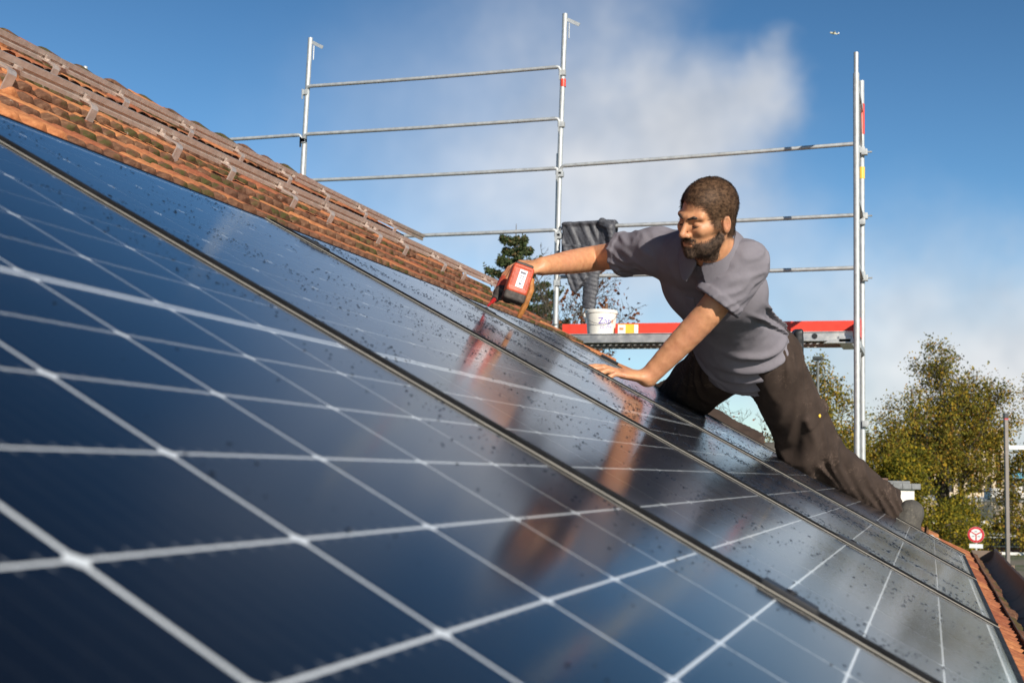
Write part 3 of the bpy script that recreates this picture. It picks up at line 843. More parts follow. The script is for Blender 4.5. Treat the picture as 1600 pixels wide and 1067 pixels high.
# ------------------------------------------------------------------ trees
def leaf_material(name, stops, trans=0.35):
    q = NT(name); r_ = q.n('ShaderNodeNewGeometry').outputs['Random Per Island']
    c = q.ramp(r_, stops)
    d = q.n('ShaderNodeBsdfDiffuse'); q.l(c, d.inputs['Color']); t = q.n('ShaderNodeBsdfTranslucent'); q.l(c, t.inputs['Color'])
    mx = q.n('ShaderNodeMixShader'); mx.inputs['Fac'].default_value = trans; q.l(d.outputs[0], mx.inputs[1]); q.l(t.outputs[0], mx.inputs[2])
    q.l(mx.outputs[0], q.out.inputs['Surface']); return q.mat
M_BARK = simple('grey_brown_bark', (0.085, 0.068, 0.050), 0.95, 0, 0.35, 6, 0.5, 30, 'world')
M_LEAF_A = leaf_material('autumn_leaves', [(0.0, (0.07, 0.08, 0.020)), (0.35, (0.16, 0.155, 0.030)), (0.62, (0.29, 0.23, 0.036)), (0.84, (0.42, 0.28, 0.035)), (1.0, (0.30, 0.14, 0.045))])
M_LEAF_C = leaf_material('yellow_green_leaves', [(0.0, (0.065, 0.075, 0.016)), (0.4, (0.15, 0.15, 0.024)), (0.75, (0.31, 0.25, 0.03)), (1.0, (0.46, 0.30, 0.03))])
M_LEAF_B = leaf_material('russet_leaves', [(0.0, (0.10, 0.035, 0.02)), (0.5, (0.22, 0.085, 0.04)), (1.0, (0.33, 0.15, 0.08))])
M_NEEDLE = leaf_material('spruce_needles', [(0.0, (0.028, 0.045, 0.020)), (0.5, (0.062, 0.085, 0.035)), (0.85, (0.095, 0.105, 0.05)), (1.0, (0.16, 0.09, 0.045))], 0.15)
def leaves_mesh(pts, size, seed, up=0.4):
    """one small bent leaf (two triangles) per point"""
    g = np.random.default_rng(seed); P = np.array(pts); n_ = len(P)
    a = g.normal(size=(n_, 3)); a /= np.linalg.norm(a, axis=1, keepdims=True)
    c = g.normal(size=(n_, 3)); c[:, 2] += up; b_ = np.cross(a, c); b_ /= np.linalg.norm(b_, axis=1, keepdims=True) + 1e-9
    nn = np.cross(a, b_)
    s = size * g.uniform(0.6, 1.35, size=(n_, 1))
    v = np.empty((n_, 4, 3))
    v[:, 0] = P - a * s * 0.5; v[:, 1] = P + b_ * s * 0.36 + nn * s * 0.12; v[:, 2] = P + a * s * 0.5; v[:, 3] = P - b_ * s * 0.36 + nn * s * 0.12
    idx = np.arange(n_)[:, None] * 4 + np.array([[0, 1, 2, 3]])
    me = bpy.data.meshes.new('crown'); me.from_pydata(v.reshape(-1, 3).tolist(), [], idx.tolist())
    return me
def grow(base, height, spread, seed, levels=4, trunk_r=0.16, first=0.25, kids=(9, 6, 5, 4), up=0.5, lean=(0, 0)):
    """branching skeleton: tubes plus the points along the twigs where leaves can sit"""
    g = random.Random(seed); mb = MB(); tips = []
    def branch(p, d, L, r, lev):
        n_ = 5 if lev < 2 else 4; pts = [p.copy()]; rs = [r]; q = p.copy(); dd = d.copy()
        for i in range(n_):
            dd = (dd + Vector((g.gauss(0, 0.13), g.gauss(0, 0.13), g.gauss(0, 0.08) + 0.06 * up))).normalized()
            q = q + dd * (L / n_); pts.append(q.copy()); rs.append(r * (1 - 0.78 * (i + 1) / n_))
        mb.tube(pts, rs, 7 if lev == 0 else (5 if lev == 1 else 3), cap=False)
        if lev >= levels - 2:
            for i in range(1, n_ + 1): tips.append((pts[i], lev))
        if lev < levels - 1:
            k = kids[lev]
            for j in range(k):
                f = (first if lev == 0 else 0.25) + (1 - (first if lev == 0 else 0.25)) * (j + g.random() * 0.7) / k
                i = min(int(f * n_), n_ - 1); w = f * n_ - i
                b0 = pts[i].lerp(pts[i + 1], w); ax = (pts[i + 1] - pts[i]).normalized()
                ang = g.uniform(0, 2 * math.pi) if lev else j * 2.4 + g.uniform(-0.5, 0.5)
                o1 = ax.orthogonal().normalized(); o2 = ax.cross(o1); side = o1 * math.cos(ang) + o2 * math.sin(ang)
                tilt = g.uniform(0.55, 1.0) if lev else g.uniform(0.6, 1.15) * (1.15 - 0.45 * f)
                nd = (ax * math.cos(tilt) + side * math.sin(tilt)); nd.z += 0.22 * up; nd.normalize()
                ln = (spread * (1.12 - 0.62 * f) if lev == 0 else L * g.uniform(0.42, 0.68) * (1.1 - 0.45 * f))
                branch(b0, nd, ln, max(rs[i] * (0.45 if lev == 0 else 0.55), 0.006), lev + 1)
    branch(Vector(base), Vector((lean[0], lean[1], 1)).normalized(), height, trunk_r, 0)
    return mb, tips
def tree(name, label, k, px, height, spread, seed, leafmat, nleaf, size, group=None, dens=None, **kw):
    base = at(px, 752, k); base.z = GROUND_Z
    mb, tips = grow((0, 0, 0), height, spread, seed, **kw)
    root = empty(name, base); tag(root, label, 'tree', group)
    mb.build('trunk', M_BARK, root, smooth=True, recalc=False)
    g = random.Random(seed + 5); pts = []
    cand = [t_[0] for t_ in tips]
    while len(pts) < nleaf:
        p_ = g.choice(cand)
        if dens and g.random() > dens(p_): continue
        for _ in range(g.randint(1, 4)):
            pts.append(p_ + Vector((g.gauss(0, 0.16), g.gauss(0, 0.16), g.gauss(0, 0.14))) * (size / 0.085))
    me = leaves_mesh(pts, size, seed); link('crown', me, leafmat, root)
    return root
tree('autumn_tree', 'big spreading half-bare autumn tree right of the scaffold', 60, 1468, 8.9, 4.7, 21, M_LEAF_A, 44000, 0.125, 'trees behind the house',
     dens=lambda p_: 0.22 + 0.78 * max(0, min(1, (9.2 - p_.z) / 4.0)), levels=5, trunk_r=0.40, first=0.22, kids=(18, 8, 6, 4))
tree('autumn_tree', 'bushier autumn tree directly behind the scaffold poles', 57, 1352, 8.9, 3.9, 33, M_LEAF_A, 26000, 0.115, 'trees behind the house',
     levels=4, trunk_r=0.24, first=0.2, kids=(14, 8, 7), dens=lambda p_: 0.35 + 0.65 * max(0, min(1, (8.6 - p_.z) / 4.0)))
tree('autumn_tree', 'low yellow-green tree under the big one, behind the white chimney', 54, 1410, 4.7, 3.0, 41, M_LEAF_C, 15000, 0.12, 'trees behind the house',
     levels=4, trunk_r=0.18, first=0.12, kids=(14, 8, 6))
tree('autumn_tree', 'yellow bush-like tree next to the round road sign', 57, 1500, 3.3, 1.9, 52, M_LEAF_C, 7000, 0.11, 'trees behind the house',
     levels=4, trunk_r=0.12, first=0.1, kids=(14, 8, 6))
tree('autumn_tree', 'small round tree left of the street lamp, behind the worker\'s legs', 66, 1225, 4.3, 2.0, 57, M_LEAF_A, 8000, 0.12, 'trees behind the house',
     levels=4, trunk_r=0.14, first=0.15, kids=(12, 7, 5))
for px_, k_, h_, sd_, lb_ in ((1765, 82, 11.0, 81, 'autumn tree at the street corner, just beyond the right edge'), (2040, 78, 11.0, 83, 'farther autumn tree down the street, outside the right edge')):
    tree('autumn_tree', lb_, k_, px_, h_, 5.0, sd_, M_LEAF_A, 20000, 0.14, 'trees behind the house', levels=4, trunk_r=0.26, first=0.2, kids=(16, 9, 7))
tree('bare_tree', 'nearly bare tree with russet leaves behind the white bucket', 24, 1014, 8.3, 2.6, 61, M_LEAF_B, 420, 0.075, 'bare trees beyond the gable',
     levels=5, trunk_r=0.11, first=0.35, kids=(15, 7, 5, 4))
tree('bare_tree', 'bare russet-leaved tree behind the cordless driver', 22, 866, 8.1, 2.0, 67, M_LEAF_B, 1100, 0.085, 'bare trees beyond the gable',
     levels=5, trunk_r=0.10, first=0.35, kids=(14, 7, 5, 3))
tree('bare_tree', 'bare tree showing between the worker\'s legs', 26, 1170, 6.6, 2.3, 71, M_LEAF_B, 120, 0.07, 'bare trees beyond the gable',
     levels=5, trunk_r=0.09, first=0.3, kids=(13, 6, 5, 3))
# spruce
def spruce(k, px, ytop, label):
    base = at(px, 752, k); top = at(px, ytop, k); H = top.z - GROUND_Z; base.z = GROUND_Z
    root = empty('spruce_tree', base); tag(root, label, 'tree')
    g = random.Random(9); mb = MB(); mb.tube([(0, 0, 0), (0, 0, H * 0.6), (0, 0, H)], [0.14, 0.07, 0.008], 6)
    pts = []
    z = H * 0.30
    while z < H - 0.12:
        f = (H - z) / H; L_ = min(2.8, 0.16 + 5.6 * f) ; nb = 5 if f < 0.2 else 6
        a0 = g.uniform(0, 6.28)
        for j in range(nb):
            if g.random() < 0.14: continue
            a = a0 + 2 * math.pi * j / nb + g.uniform(-0.3, 0.3); l_ = L_ * g.uniform(0.65, 1.15); bp_ = []
            for i in range(6):
                t_ = i / 5; bp_.append(Vector((math.cos(a) * l_ * t_, math.sin(a) * l_ * t_, z + l_ * (-0.42 * t_ + 0.50 * t_ * t_))))
            mb.tube(bp_, [0.018, 0.015, 0.012, 0.009, 0.006, 0.003], 3, cap=False)
            for i in range(int(200 + 420 * l_)):
                t_ = g.random() ** 0.7 * 5; q = bp_[min(int(t_), 4)].lerp(bp_[min(int(t_) + 1, 5)], t_ % 1)
                wd = 0.03 + 0.07 * (1 - t_ / 5) * min(1, l_)
                pts.append(q + Vector((g.gauss(0, wd), g.gauss(0, wd), g.gauss(-0.05, 0.05))))
        z += 0.26 + 0.10 * f
    mb.build('trunk', M_BARK, root, smooth=True, recalc=False)
    link('crown', leaves_mesh(pts, 0.075, 4, 0.0), M_NEEDLE, root)
spruce(31, 797, 342, 'tall dark spruce behind the roof, left of the jacket')

# ------------------------------------------------------------------ street lamp, road sign, post
M_POLE = simple('painted_grey_steel', (0.20, 0.21, 0.20), 0.5, 0.4, 0.15, 10, space='world')
M_SWHITE = simple('sign_white', (0.75, 0.75, 0.73), 0.5, 0, 0.05, 20); M_SRED = simple('sign_red', (0.55, 0.02, 0.03), 0.45, 0, 0.08, 20); M_SGREY = simple('sign_grey', (0.35, 0.36, 0.37), 0.5, 0, 0.1, 20)
lp = at(1278, 560, 50); root = empty('street_lamp', (lp.x, lp.y, GROUND_Z)); tag(root, 'slim street lamp with flat T-shaped head between the legs and scaffold', 'street lamp')
Hh = lp.z - GROUND_Z
b = MB(); b.tube([(0, 0, 0), (0, 0, Hh * 0.5), (0, 0, Hh)], [0.075, 0.06, 0.045], 10); b.build('pole', M_POLE, root, smooth=True)
b = MB(); b.box((0, 0, Hh + 0.02), (0.40, 0.25, 0.12), bevel=0.03); b.box((0, 0, Hh - 0.06), (0.26, 0.16, 0.05), bevel=0.01); b.build('lamp_head', simple('dark_lamp_housing', (0.05, 0.055, 0.05), 0.5, 0, 0.2, 10), root)
sp = at(1525, 835, 50); root = empty('road_sign', (sp.x, sp.y, GROUND_Z), (0, 0, math.atan2(CAM_POS[1] - sp.y, CAM_POS[0] - sp.x) + math.pi / 2)); tag(root, 'round red-rimmed road sign with three spokes beyond the gutter', 'road sign')
zs_ = sp.z - GROUND_Z; RX = Matrix.Rotation(math.pi / 2, 3, 'X')
b = MB(); b.tube([(0, 0.05, 0), (0, 0.05, zs_ + 0.25)], 0.035, 10); b.build('sign_post', M_GALV, root, smooth=True)
b = MB(); b.lathe([(0.31, -0.006), (0.31, 0.006)], 36, (0, 0, zs_), RX); plate = b.build('sign_plate', M_SWHITE, root)
b = MB(); b.lathe([(0.225, 0.007), (0.305, 0.007), (0.305, 0.010), (0.225, 0.010), (0.225, 0.007)], 36, (0, 0, zs_), RX, close=False); b.build('sign_rim', M_SRED, plate)
b = MB()
for a in (90, 210, 330):
    b.box((0.112 * math.cos(math.radians(a)), -0.0085, zs_ - 0.112 * math.sin(math.radians(a))), (0.235, 0.003, 0.045), Matrix.Rotation(math.radians(a), 3, 'Y'))
b.build('sign_spokes', M_SRED, plate)
for a in (90, 210, 330):
    b = MB(); b.box((0.125 * math.cos(math.radians(a + 180)), -0.0085, zs_ - 0.125 * math.sin(math.radians(a + 180))), (0.10, 0.003, 0.05), bevel=0.001); b.build('sign_pictogram', M_SGREY, plate)
b = MB(); b.box((0, 0, zs_ - 0.44), (0.5, 0.012, 0.16)); b.build('sub_plate', M_SWHITE, root)
pp = at(1571.5, 648, 30); root = empty('steel_post', (pp.x, pp.y, GROUND_Z), (0, 0, YAW)); tag(root, 'grey steel post with black cap, red band and white cross bars', 'post')
Hp = pp.z - GROUND_Z
b = MB(); b.box((0, 0, Hp / 2), (0.085, 0.085, Hp), bevel=0.012); b.build('post_shaft', metal_material('weathered_post', (0.20, 0.18, 0.165), 0.55, (0.12, 0.10, 0.09), 0.6, 4), root)
b = MB(); b.box((0, 0, Hp - 0.02), (0.10, 0.10, 0.13), bevel=0.012); b.build('post_cap', M_BLACK, root)
b = MB(); b.box((0, 0, Hp - 0.10), (0.094, 0.094, 0.025)); b.build('red_band', M_SRED, root)
for yy in (699, 908):
    zz = at(1585, yy, 30).z - GROUND_Z
    b = MB(); b.box((1.25, 0, zz), (2.40, 0.06, 0.09), bevel=0.01); b.build('cross_bar', M_SWHITE, root)

# ------------------------------------------------------------------ buildings beyond the street
M_CREAM = simple('cream_facade', (0.62, 0.50, 0.36), 0.85, 0, 0.06, 0.6, 0.1, 20, 'world'); M_CONC = simple('white_concrete', (0.60, 0.58, 0.54), 0.8, 0, 0.10, 1.2, 0.1, 20, 'world')
M_WIN = simple('dark_window_glass', (0.03, 0.035, 0.04), 0.12, 0, 0.3, 2, space='world'); M_REDB = simple('red_brown_brick', (0.17, 0.07, 0.05), 0.85, 0, 0.25, 3, space='world')
M_BLUE = simple('blue_sheet', (0.05, 0.30, 0.45), 0.5, 0, 0.1, 2, space='world'); M_GREYR = simple('grey_roof_felt', (0.16, 0.17, 0.18), 0.8, 0, 0.2, 1, space='world')
def wz(y, k): return at(1550, y, k).z - GROUND_Z
KB = 92.0; bl = at(1440, 752, KB); root = empty('low_building', (bl.x, bl.y, GROUND_Z), (0, 0, YAW)); tag(root, 'long low cream building with white bands behind the sign', 'building')
ppm = FPX / KB; Wd = (1760 - 1440) / ppm
ztop = wz(779, KB)
def seg(name, y0, y1, mat, dy=0.0, dep=12.0, x0=0.0, x1=Wd, par=None):
    b = MB(); z1, z0 = wz(y0, KB), max(wz(y1, KB), 0.0); b.box(((x0 + x1) / 2, dep / 2 + dy, (z0 + z1) / 2), (x1 - x0, dep, z1 - z0)); return b.build(name, mat, par or root)
seg('upper_wall', 783, 812, M_CREAM); seg('parapet_cap', 779, 783, M_CONC, -0.15, 12.4); seg('white_band', 812, 822, M_CONC, -1.2, 13.2)
g_ = seg('ground_floor', 822, 872, M_REDB, 0.6, 11.0)
seg('canopy', 830.5, 838, M_CONC, -1.6, 2.1)
for j in range(12):
    x0 = 0.4 + j * 1.2
    b = MB(); b.box((x0 + 0.5, 0.55, wz(858, KB) + 0.8), (0.95, 0.08, 1.1)); w_ = b.build('window', M_WIN, root)
    b = MB(); b.box((x0 + 0.5, 0.52, wz(858, KB) + 0.22), (1.05, 0.16, 0.06)); b.build('sill', M_CONC, w_)
b = MB(); b.box((Wd * 0.5, -3.0, wz(857, KB) - 0.2), (Wd, 0.2, 0.35)); b.build('garden_wall', M_CONC, root)
for j, (x, w_, h_) in enumerate(((6.25, 0.85, 0.75), (8.4, 1.4, 1.0))):
    b = MB(); b.box((x, 3, ztop + h_ / 2), (w_, 1.4, h_), bevel=0.12); b.build('roof_unit', M_CONC, root)
KT = 115.0; bt = at(1462, 752, KT); root = empty('office_block', (bt.x, bt.y, GROUND_Z), (0, 0, YAW)); tag(root, 'tall white office block with window strips, seen through the big tree', 'building')
Wt = (1566 - 1462) / (FPX / KT); Zt = at(1510, 668, KT).z - GROUND_Z
b = MB(); b.box((Wt / 2, 5, Zt / 2), (Wt - 0.3, 10, Zt - 0.2)); b.build('wall', M_WIN, root)
nc = 7
for j in range(nc + 1):
    b = MB(); b.box((Wt * j / nc, -0.02, Zt / 2), (0.34, 0.5, Zt)); b.build('pilaster', M_CREAM, root)
for j in range(5):
    b = MB(); b.box((Wt / 2, 0.05, Zt * (j + 1) / 5 - 0.2), (Wt, 0.35, 0.5)); b.build('floor_band', M_CREAM, root)
KH = 150.0; bh = at(1583, 752, KH); root = empty('blue_shed', (bh.x, bh.y, GROUND_Z), (0, 0, YAW)); tag(root, 'bright blue flat-roofed shed at the right edge', 'shed')
zb0, zb1 = at(1590, 752, KH).z - GROUND_Z, at(1590, 737, KH).z - GROUND_Z
b = MB(); b.box((3, 4, zb0 / 2), (6, 8, zb0)); b.build('wall', M_GREYR, root)
b = MB(); b.box((3, 4, (zb0 + zb1) / 2), (6.1, 8.1, zb1 - zb0 - 0.1)); b.build('fascia', M_BLUE, root)
# far wooded rise
hb = MB(); nh = 80; vs = []
for i in range(nh + 1):
    a = -1.2 + 2.4 * i / nh; d = np.array([CF[0], CF[1]]); d /= np.linalg.norm(d)
    dx_, dy_ = d[0] * math.cos(a) + d[1] * math.sin(a), -d[0] * math.sin(a) + d[1] * math.cos(a)
    h_ = 6 + 7 * mnoise.noise(Vector((i * 0.13, 2.2, 0))) + 2 * mnoise.noise(Vector((i * 0.6, 5.2, 0)))
    for r_, z_ in ((420, 0.0), (470, h_ * 0.8), (560, h_), (900, h_ * 1.2), (1400, 0)): vs.append((dx_ * r_, dy_ * r_, GROUND_Z + z_))
hb.add(vs, [(i * 5 + j, (i + 1) * 5 + j, (i + 1) * 5 + j + 1, i * 5 + j + 1) for i in range(nh) for j in range(4)])
tag(hb.build('hills', simple('far_woods', (0.10, 0.11, 0.10), 1.0, 0, 0.3, 0.05, 0.4, 0.4, 'world'), smooth=True), kind='structure')

# ------------------------------------------------------------------ white chimney beyond the gable
KC = 13.5; c0 = at(1398, 780, KC); ppm = FPX / KC
root = empty('chimney', (c0.x, c0.y, GROUND_Z), (0, 0, YAW)); tag(root, 'white rendered chimney with grey slab cap behind the worker\'s foot', 'chimney')
zc = lambda y: at(1398, y, KC).z - GROUND_Z
M_WREND = simple('white_render', (0.74, 0.70, 0.62), 0.85, 0, 0.05, 8, 0.2, 80, 'world'); M_SLAB = simple('grey_slate', (0.16, 0.165, 0.165), 0.7, 0, 0.35, 12, 0.4, 40, 'world')
b = MB(); b.box((-0.07, 0.15, zc(797) / 2), (0.30, 0.32, zc(797))); b.build('shaft', M_WREND, root)
b = MB(); b.box((0.0, 0.15, (zc(794) + zc(764)) / 2), (0.38, 0.42, zc(764) - zc(794)), bevel=0.006); b.build('head', M_WREND, root)
for j in range(5):
    b = MB(); b.box((-0.19 + j * 0.097, 0.15, zc(759)), (0.094, 0.50, 0.060), bevel=0.004); b.build('slate', M_SLAB, root)
b = MB(); b.box((-0.05, 0.16, zc(753)), (0.40, 0.42, 0.03), bevel=0.01); b.build('cap_slab', M_SLAB, root)
b = MB(); b.box((-0.11, 0.16, zc(749.5)), (0.12, 0.2, 0.035), bevel=0.012); b.build('ridge_piece', simple('brown_clay', (0.12, 0.07, 0.05), 0.8, 0, 0.2, 20), root)

# ------------------------------------------------------------------ a small aeroplane far up
ap = at(1303, 53, 900.0); root = empty('aeroplane', ap, (math.radians(8), math.radians(12), math.radians(18))); tag(root, 'tiny pale aeroplane high in the blue sky', 'aeroplane')
M_AERO = simple('aeroplane_paint', (0.70, 0.66, 0.45), 0.4, 0, 0.1, 0.5)
b = MB(); b.tube([(-3.0, 0, 0), (-2.4, 0, 0.05), (0, 0, 0.1), (2.2, 0, 0.2), (3.3, 0, 0.35)], [0.15, 0.55, 0.62, 0.3, 0.1], 12); b.build('fuselage', M_AERO, root, smooth=True)
for s in (-1, 1):
    b = MB(); b.prism([(-1.1, 0), (0.3, 0), (0.15, s * 4.6), (-0.75, s * 4.6)], 0.42, 0.54); b.build('wing', M_AERO, root)
b = MB(); b.prism([(2.4, -1.4), (3.2, -1.4), (3.3, 1.4), (2.6, 1.4)], 0.35, 0.42); b.build('tailplane', M_AERO, root)
b = MB(); b.prism([(2.3, 0.3), (3.3, 0.3), (3.5, 1.5), (3.0, 1.5)], -0.05, 0.05, lambda x, z, y: (x, y, z)); b.build('fin', simple('white_fin', (0.8, 0.8, 0.8), 0.4, 0, 0.05, 1), root)

# ------------------------------------------------------------------ signed-distance modelling for the worker
_perm = np.random.default_rng(5).permutation(256).astype(np.int32); _perm = np.concatenate([_perm, _perm, _perm])
_grad = np.random.default_rng(6).normal(size=(256, 3)).astype(np.float32); _grad /= np.linalg.norm(_grad, axis=1, keepdims=True)
def pnoise(P):
    """gradient noise of an (n, 3) array"""
    P = np.asarray(P, dtype=np.float32); I = np.floor(P).astype(np.int32); F = P - I; I &= 255
    U = F * F * F * (F * (F * 6 - 15) + 10); out = 0
    for dx in (0, 1):
        wx = U[:, 0] if dx else 1 - U[:, 0]
        for dy in (0, 1):
            wy = U[:, 1] if dy else 1 - U[:, 1]
            for dz in (0, 1):
                wz_ = U[:, 2] if dz else 1 - U[:, 2]
                h = _perm[_perm[_perm[I[:, 0] + dx] + I[:, 1] + dy] + I[:, 2] + dz]
                g = _grad[h]
                out = out + wx * wy * wz_ * (g[:, 0] * (F[:, 0] - dx) + g[:, 1] * (F[:, 1] - dy) + g[:, 2] * (F[:, 2] - dz))
    return out
def A3(v): return np.array(v, dtype=np.float64)
def unit(v): v = A3(v); return v / np.linalg.norm(v)
def smin(a, b, k):
    h = np.clip(0.5 + 0.5 * (b - a) / k, 0, 1); return b * (1 - h) + a * h - k * h * (1 - h)
def smax(a, b, k): return -smin(-a, -b, k)
def capsule(P, a, b, ra, rb):
    a = A3(a); b = A3(b); d = b - a; t = np.clip((P - a) @ d / (d @ d), 0, 1)
    return np.linalg.norm(P - a - t[:, None] * d, axis=1) - (ra + (rb - ra) * t)
def limb(P, pts, rs, k=0.02):
    o = None
    for i in range(len(pts) - 1):
        q = capsule(P, pts[i], pts[i + 1], rs[i], rs[i + 1]); o = q if o is None else smin(o, q, k)
    return o
def ecap(P, a, b, side, ra, rb):
    """capsule of elliptical section; ra, rb = (half width along side, half depth)"""
    a = A3(a); b = A3(b); d = b - a; L_ = np.linalg.norm(d); ax = d / L_
    s = A3(side) - ax * (A3(side) @ ax); s /= np.linalg.norm(s); f = np.cross(s, ax)
    q = P - a; w = q @ ax; t = np.clip(w / L_, 0, 1); dw = w - t * L_
    ru = ra[0] + (rb[0] - ra[0]) * t; rv = ra[1] + (rb[1] - ra[1]) * t; mn = np.minimum(ru, rv)
    return (np.sqrt(((q @ s) / ru) ** 2 + ((q @ f) / rv) ** 2 + (dw / mn) ** 2) - 1) * mn
def ell(P, c, r, M=None):
    q = P - A3(c)
    if M is not None: q = q @ np.asarray(M).T
    r = A3(r); k0 = np.linalg.norm(q / r, axis=1); k1 = np.linalg.norm(q / (r * r), axis=1) + 1e-9
    return k0 * (k0 - 1) / k1
def rbox(P, c, half, M, rad):
    q = np.abs((P - A3(c)) @ np.asarray(M).T) - (A3(half) - rad)
    return np.linalg.norm(np.maximum(q, 0), axis=1) + np.minimum(q.max(axis=1), 0) - rad
def surface(fn, lo, hi, res):
    """surface nets over a box, evaluating only near the surface"""
    lo = A3(lo); hi = A3(hi); B = 8; nb = np.maximum(1, np.ceil((hi - lo) / (res * B)).astype(int)); n = nb * B + 1
    bc = np.stack(np.meshgrid(*[np.arange(k) for k in nb], indexing='ij'), -1).reshape(-1, 3)
    cen = lo + (bc + 0.5) * B * res; dv = fn(cen)
    V = np.empty(n, dtype=np.float32)
    big = np.where(dv < 0, -1.0, 1.0).reshape(nb)
    V[:-1, :-1, :-1] = np.repeat(np.repeat(np.repeat(big, B, 0), B, 1), B, 2); V[-1] = 1; V[:, -1] = 1; V[:, :, -1] = 1
    near = bc[np.abs(dv) < B * res * 1.75]
    off = np.stack(np.meshgrid(*[np.arange(B + 1)] * 3, indexing='ij'), -1).reshape(-1, 3)
    for c0 in range(0, len(near), 400):
        idx = (near[c0:c0 + 400][:, None, :] * B + off[None]).reshape(-1, 3)
        V[idx[:, 0], idx[:, 1], idx[:, 2]] = fn(lo + idx * res)
    S = V < 0
    c = np.zeros(n - 1, dtype=np.int8)
    for dx in (0, 1):
        for dy in (0, 1):
            for dz in (0, 1): c += S[dx:n[0] - 1 + dx, dy:n[1] - 1 + dy, dz:n[2] - 1 + dz]
    act = np.argwhere((c > 0) & (c < 8)); ids = -np.ones(n - 1, dtype=np.int64); ids[tuple(act.T)] = np.arange(len(act))
    acc = np.zeros((len(act), 3)); cnt = np.zeros(len(act))
    for ax in range(3):
        o = [a for a in range(3) if a != ax]
        for u in (0, 1):
            for v in (0, 1):
                p0 = act.copy(); p0[:, o[0]] += u; p0[:, o[1]] += v; p1 = p0.copy(); p1[:, ax] += 1
                a = V[tuple(p0.T)]; b_ = V[tuple(p1.T)]; m_ = (a < 0) != (b_ < 0); t = np.where(m_, a / np.where(m_, a - b_, 1), 0)
                q = p0.astype(np.float64); q[:, ax] += t; acc += q * m_[:, None]; cnt += m_
    verts = lo + acc / cnt[:, None] * res
    quads = []
    for ax in range(3):
        o = [(ax + 1) % 3, (ax + 2) % 3]; sl0 = [slice(None)] * 3; sl1 = [slice(None)] * 3
        sl0[ax] = slice(0, -1); sl1[ax] = slice(1, None)
        e = np.argwhere(S[tuple(sl0)] != S[tuple(sl1)])
        e = e[(e[:, o[0]] > 0) & (e[:, o[1]] > 0) & (e[:, o[0]] < n[o[0]] - 1) & (e[:, o[1]] < n[o[1]] - 1)]
        flip = S[tuple(e.T)]; cs = []
        for du, dv_ in ((0, 0), (-1, 0), (-1, -1), (0, -1)):
            q = e.copy(); q[:, o[0]] += du; q[:, o[1]] += dv_; cs.append(ids[tuple(q.T)])
        qd = np.stack(cs, 1); qd[~flip] = qd[~flip][:, ::-1]; quads.append(qd)
    quads = np.concatenate(quads); quads = quads[(quads >= 0).all(1)]
    return verts, quads
def mesh_np(name, pieces):
    vs = []; fs = []; k = 0
    for v, f in pieces: vs.append(v); fs.append(f + k); k += len(v)
    V = np.concatenate(vs); F = np.concatenate(fs)
    me = bpy.data.meshes.new(name); me.vertices.add(len(V)); me.vertices.foreach_set('co', V.astype(np.float32).ravel())
    me.loops.add(len(F) * 4); me.loops.foreach_set('vertex_index', F.astype(np.int32).ravel())
    me.polygons.add(len(F)); me.polygons.foreach_set('loop_start', np.arange(0, len(F) * 4, 4, dtype=np.int32))
    me.update(calc_edges=True); me.validate()
    me.polygons.foreach_set('use_smooth', np.ones(len(me.polygons), dtype=bool))
    return me, V
def attr(me, name, vals):
    a = me.attributes.new(name, 'FLOAT', 'POINT'); a.data.foreach_set('value', np.asarray(vals, dtype=np.float32))

# ------------------------------------------------------------------ the worker
def J(x, y, k): return A3(at(x, y, k))
def SP(s, t, h): return A3(st(s, t, h))
def RP_(x, y, h):
    d = CR * ((x - 800) / FPX) - CU * ((y - 533.5) / FPX) + CF
    return A3(CAM_POS) + d * ((h - A3(CAM_POS) @ N_) / (d @ N_))
NB = J(1112, 402, 3.85); HC = J(1104, 338, 3.74)
RS = J(1024, 391, 4.08); LS = J(1166, 412, 3.83)
RE = J(928, 404, 4.30); RW = J(848, 416, 4.06)
LE = J(1108, 489, 3.84); LW = RP_(1012, 590, 0.050)
RH = J(1138, 556, 4.46); LH = J(1202, 560, 4.30)
RK = SP(3.585, -0.335, -0.055); RA = SP(3.80, 0.035, -0.045)
LK = J(1266, 700, 4.43); LA = J(1386, 789, 4.60)
SM = (RS + LS) / 2; PM = (RH + LH) / 2
L_T = unit(LS - RS); U_T = unit(SM - PM); F_T = unit(np.cross(L_T, U_T)); L_T = np.cross(U_T, F_T)
L_P = unit(LH - RH)
def camv(r, u, t): return CR * r + CU * u - CF * t
HF = unit(camv(-0.77, -0.26, 0.56)); HU = camv(0.20, 0.95, 0.12); HU = unit(HU - HF * (HU @ HF)); HL = np.cross(HU, HF)
HM = np.stack([HL, HF, HU])                      # rows: his left, forward, up
HS = 0.875
def to_head(P): return (P - HC) @ HM.T / HS
def from_head(p): return HC + A3(p) @ HM * HS

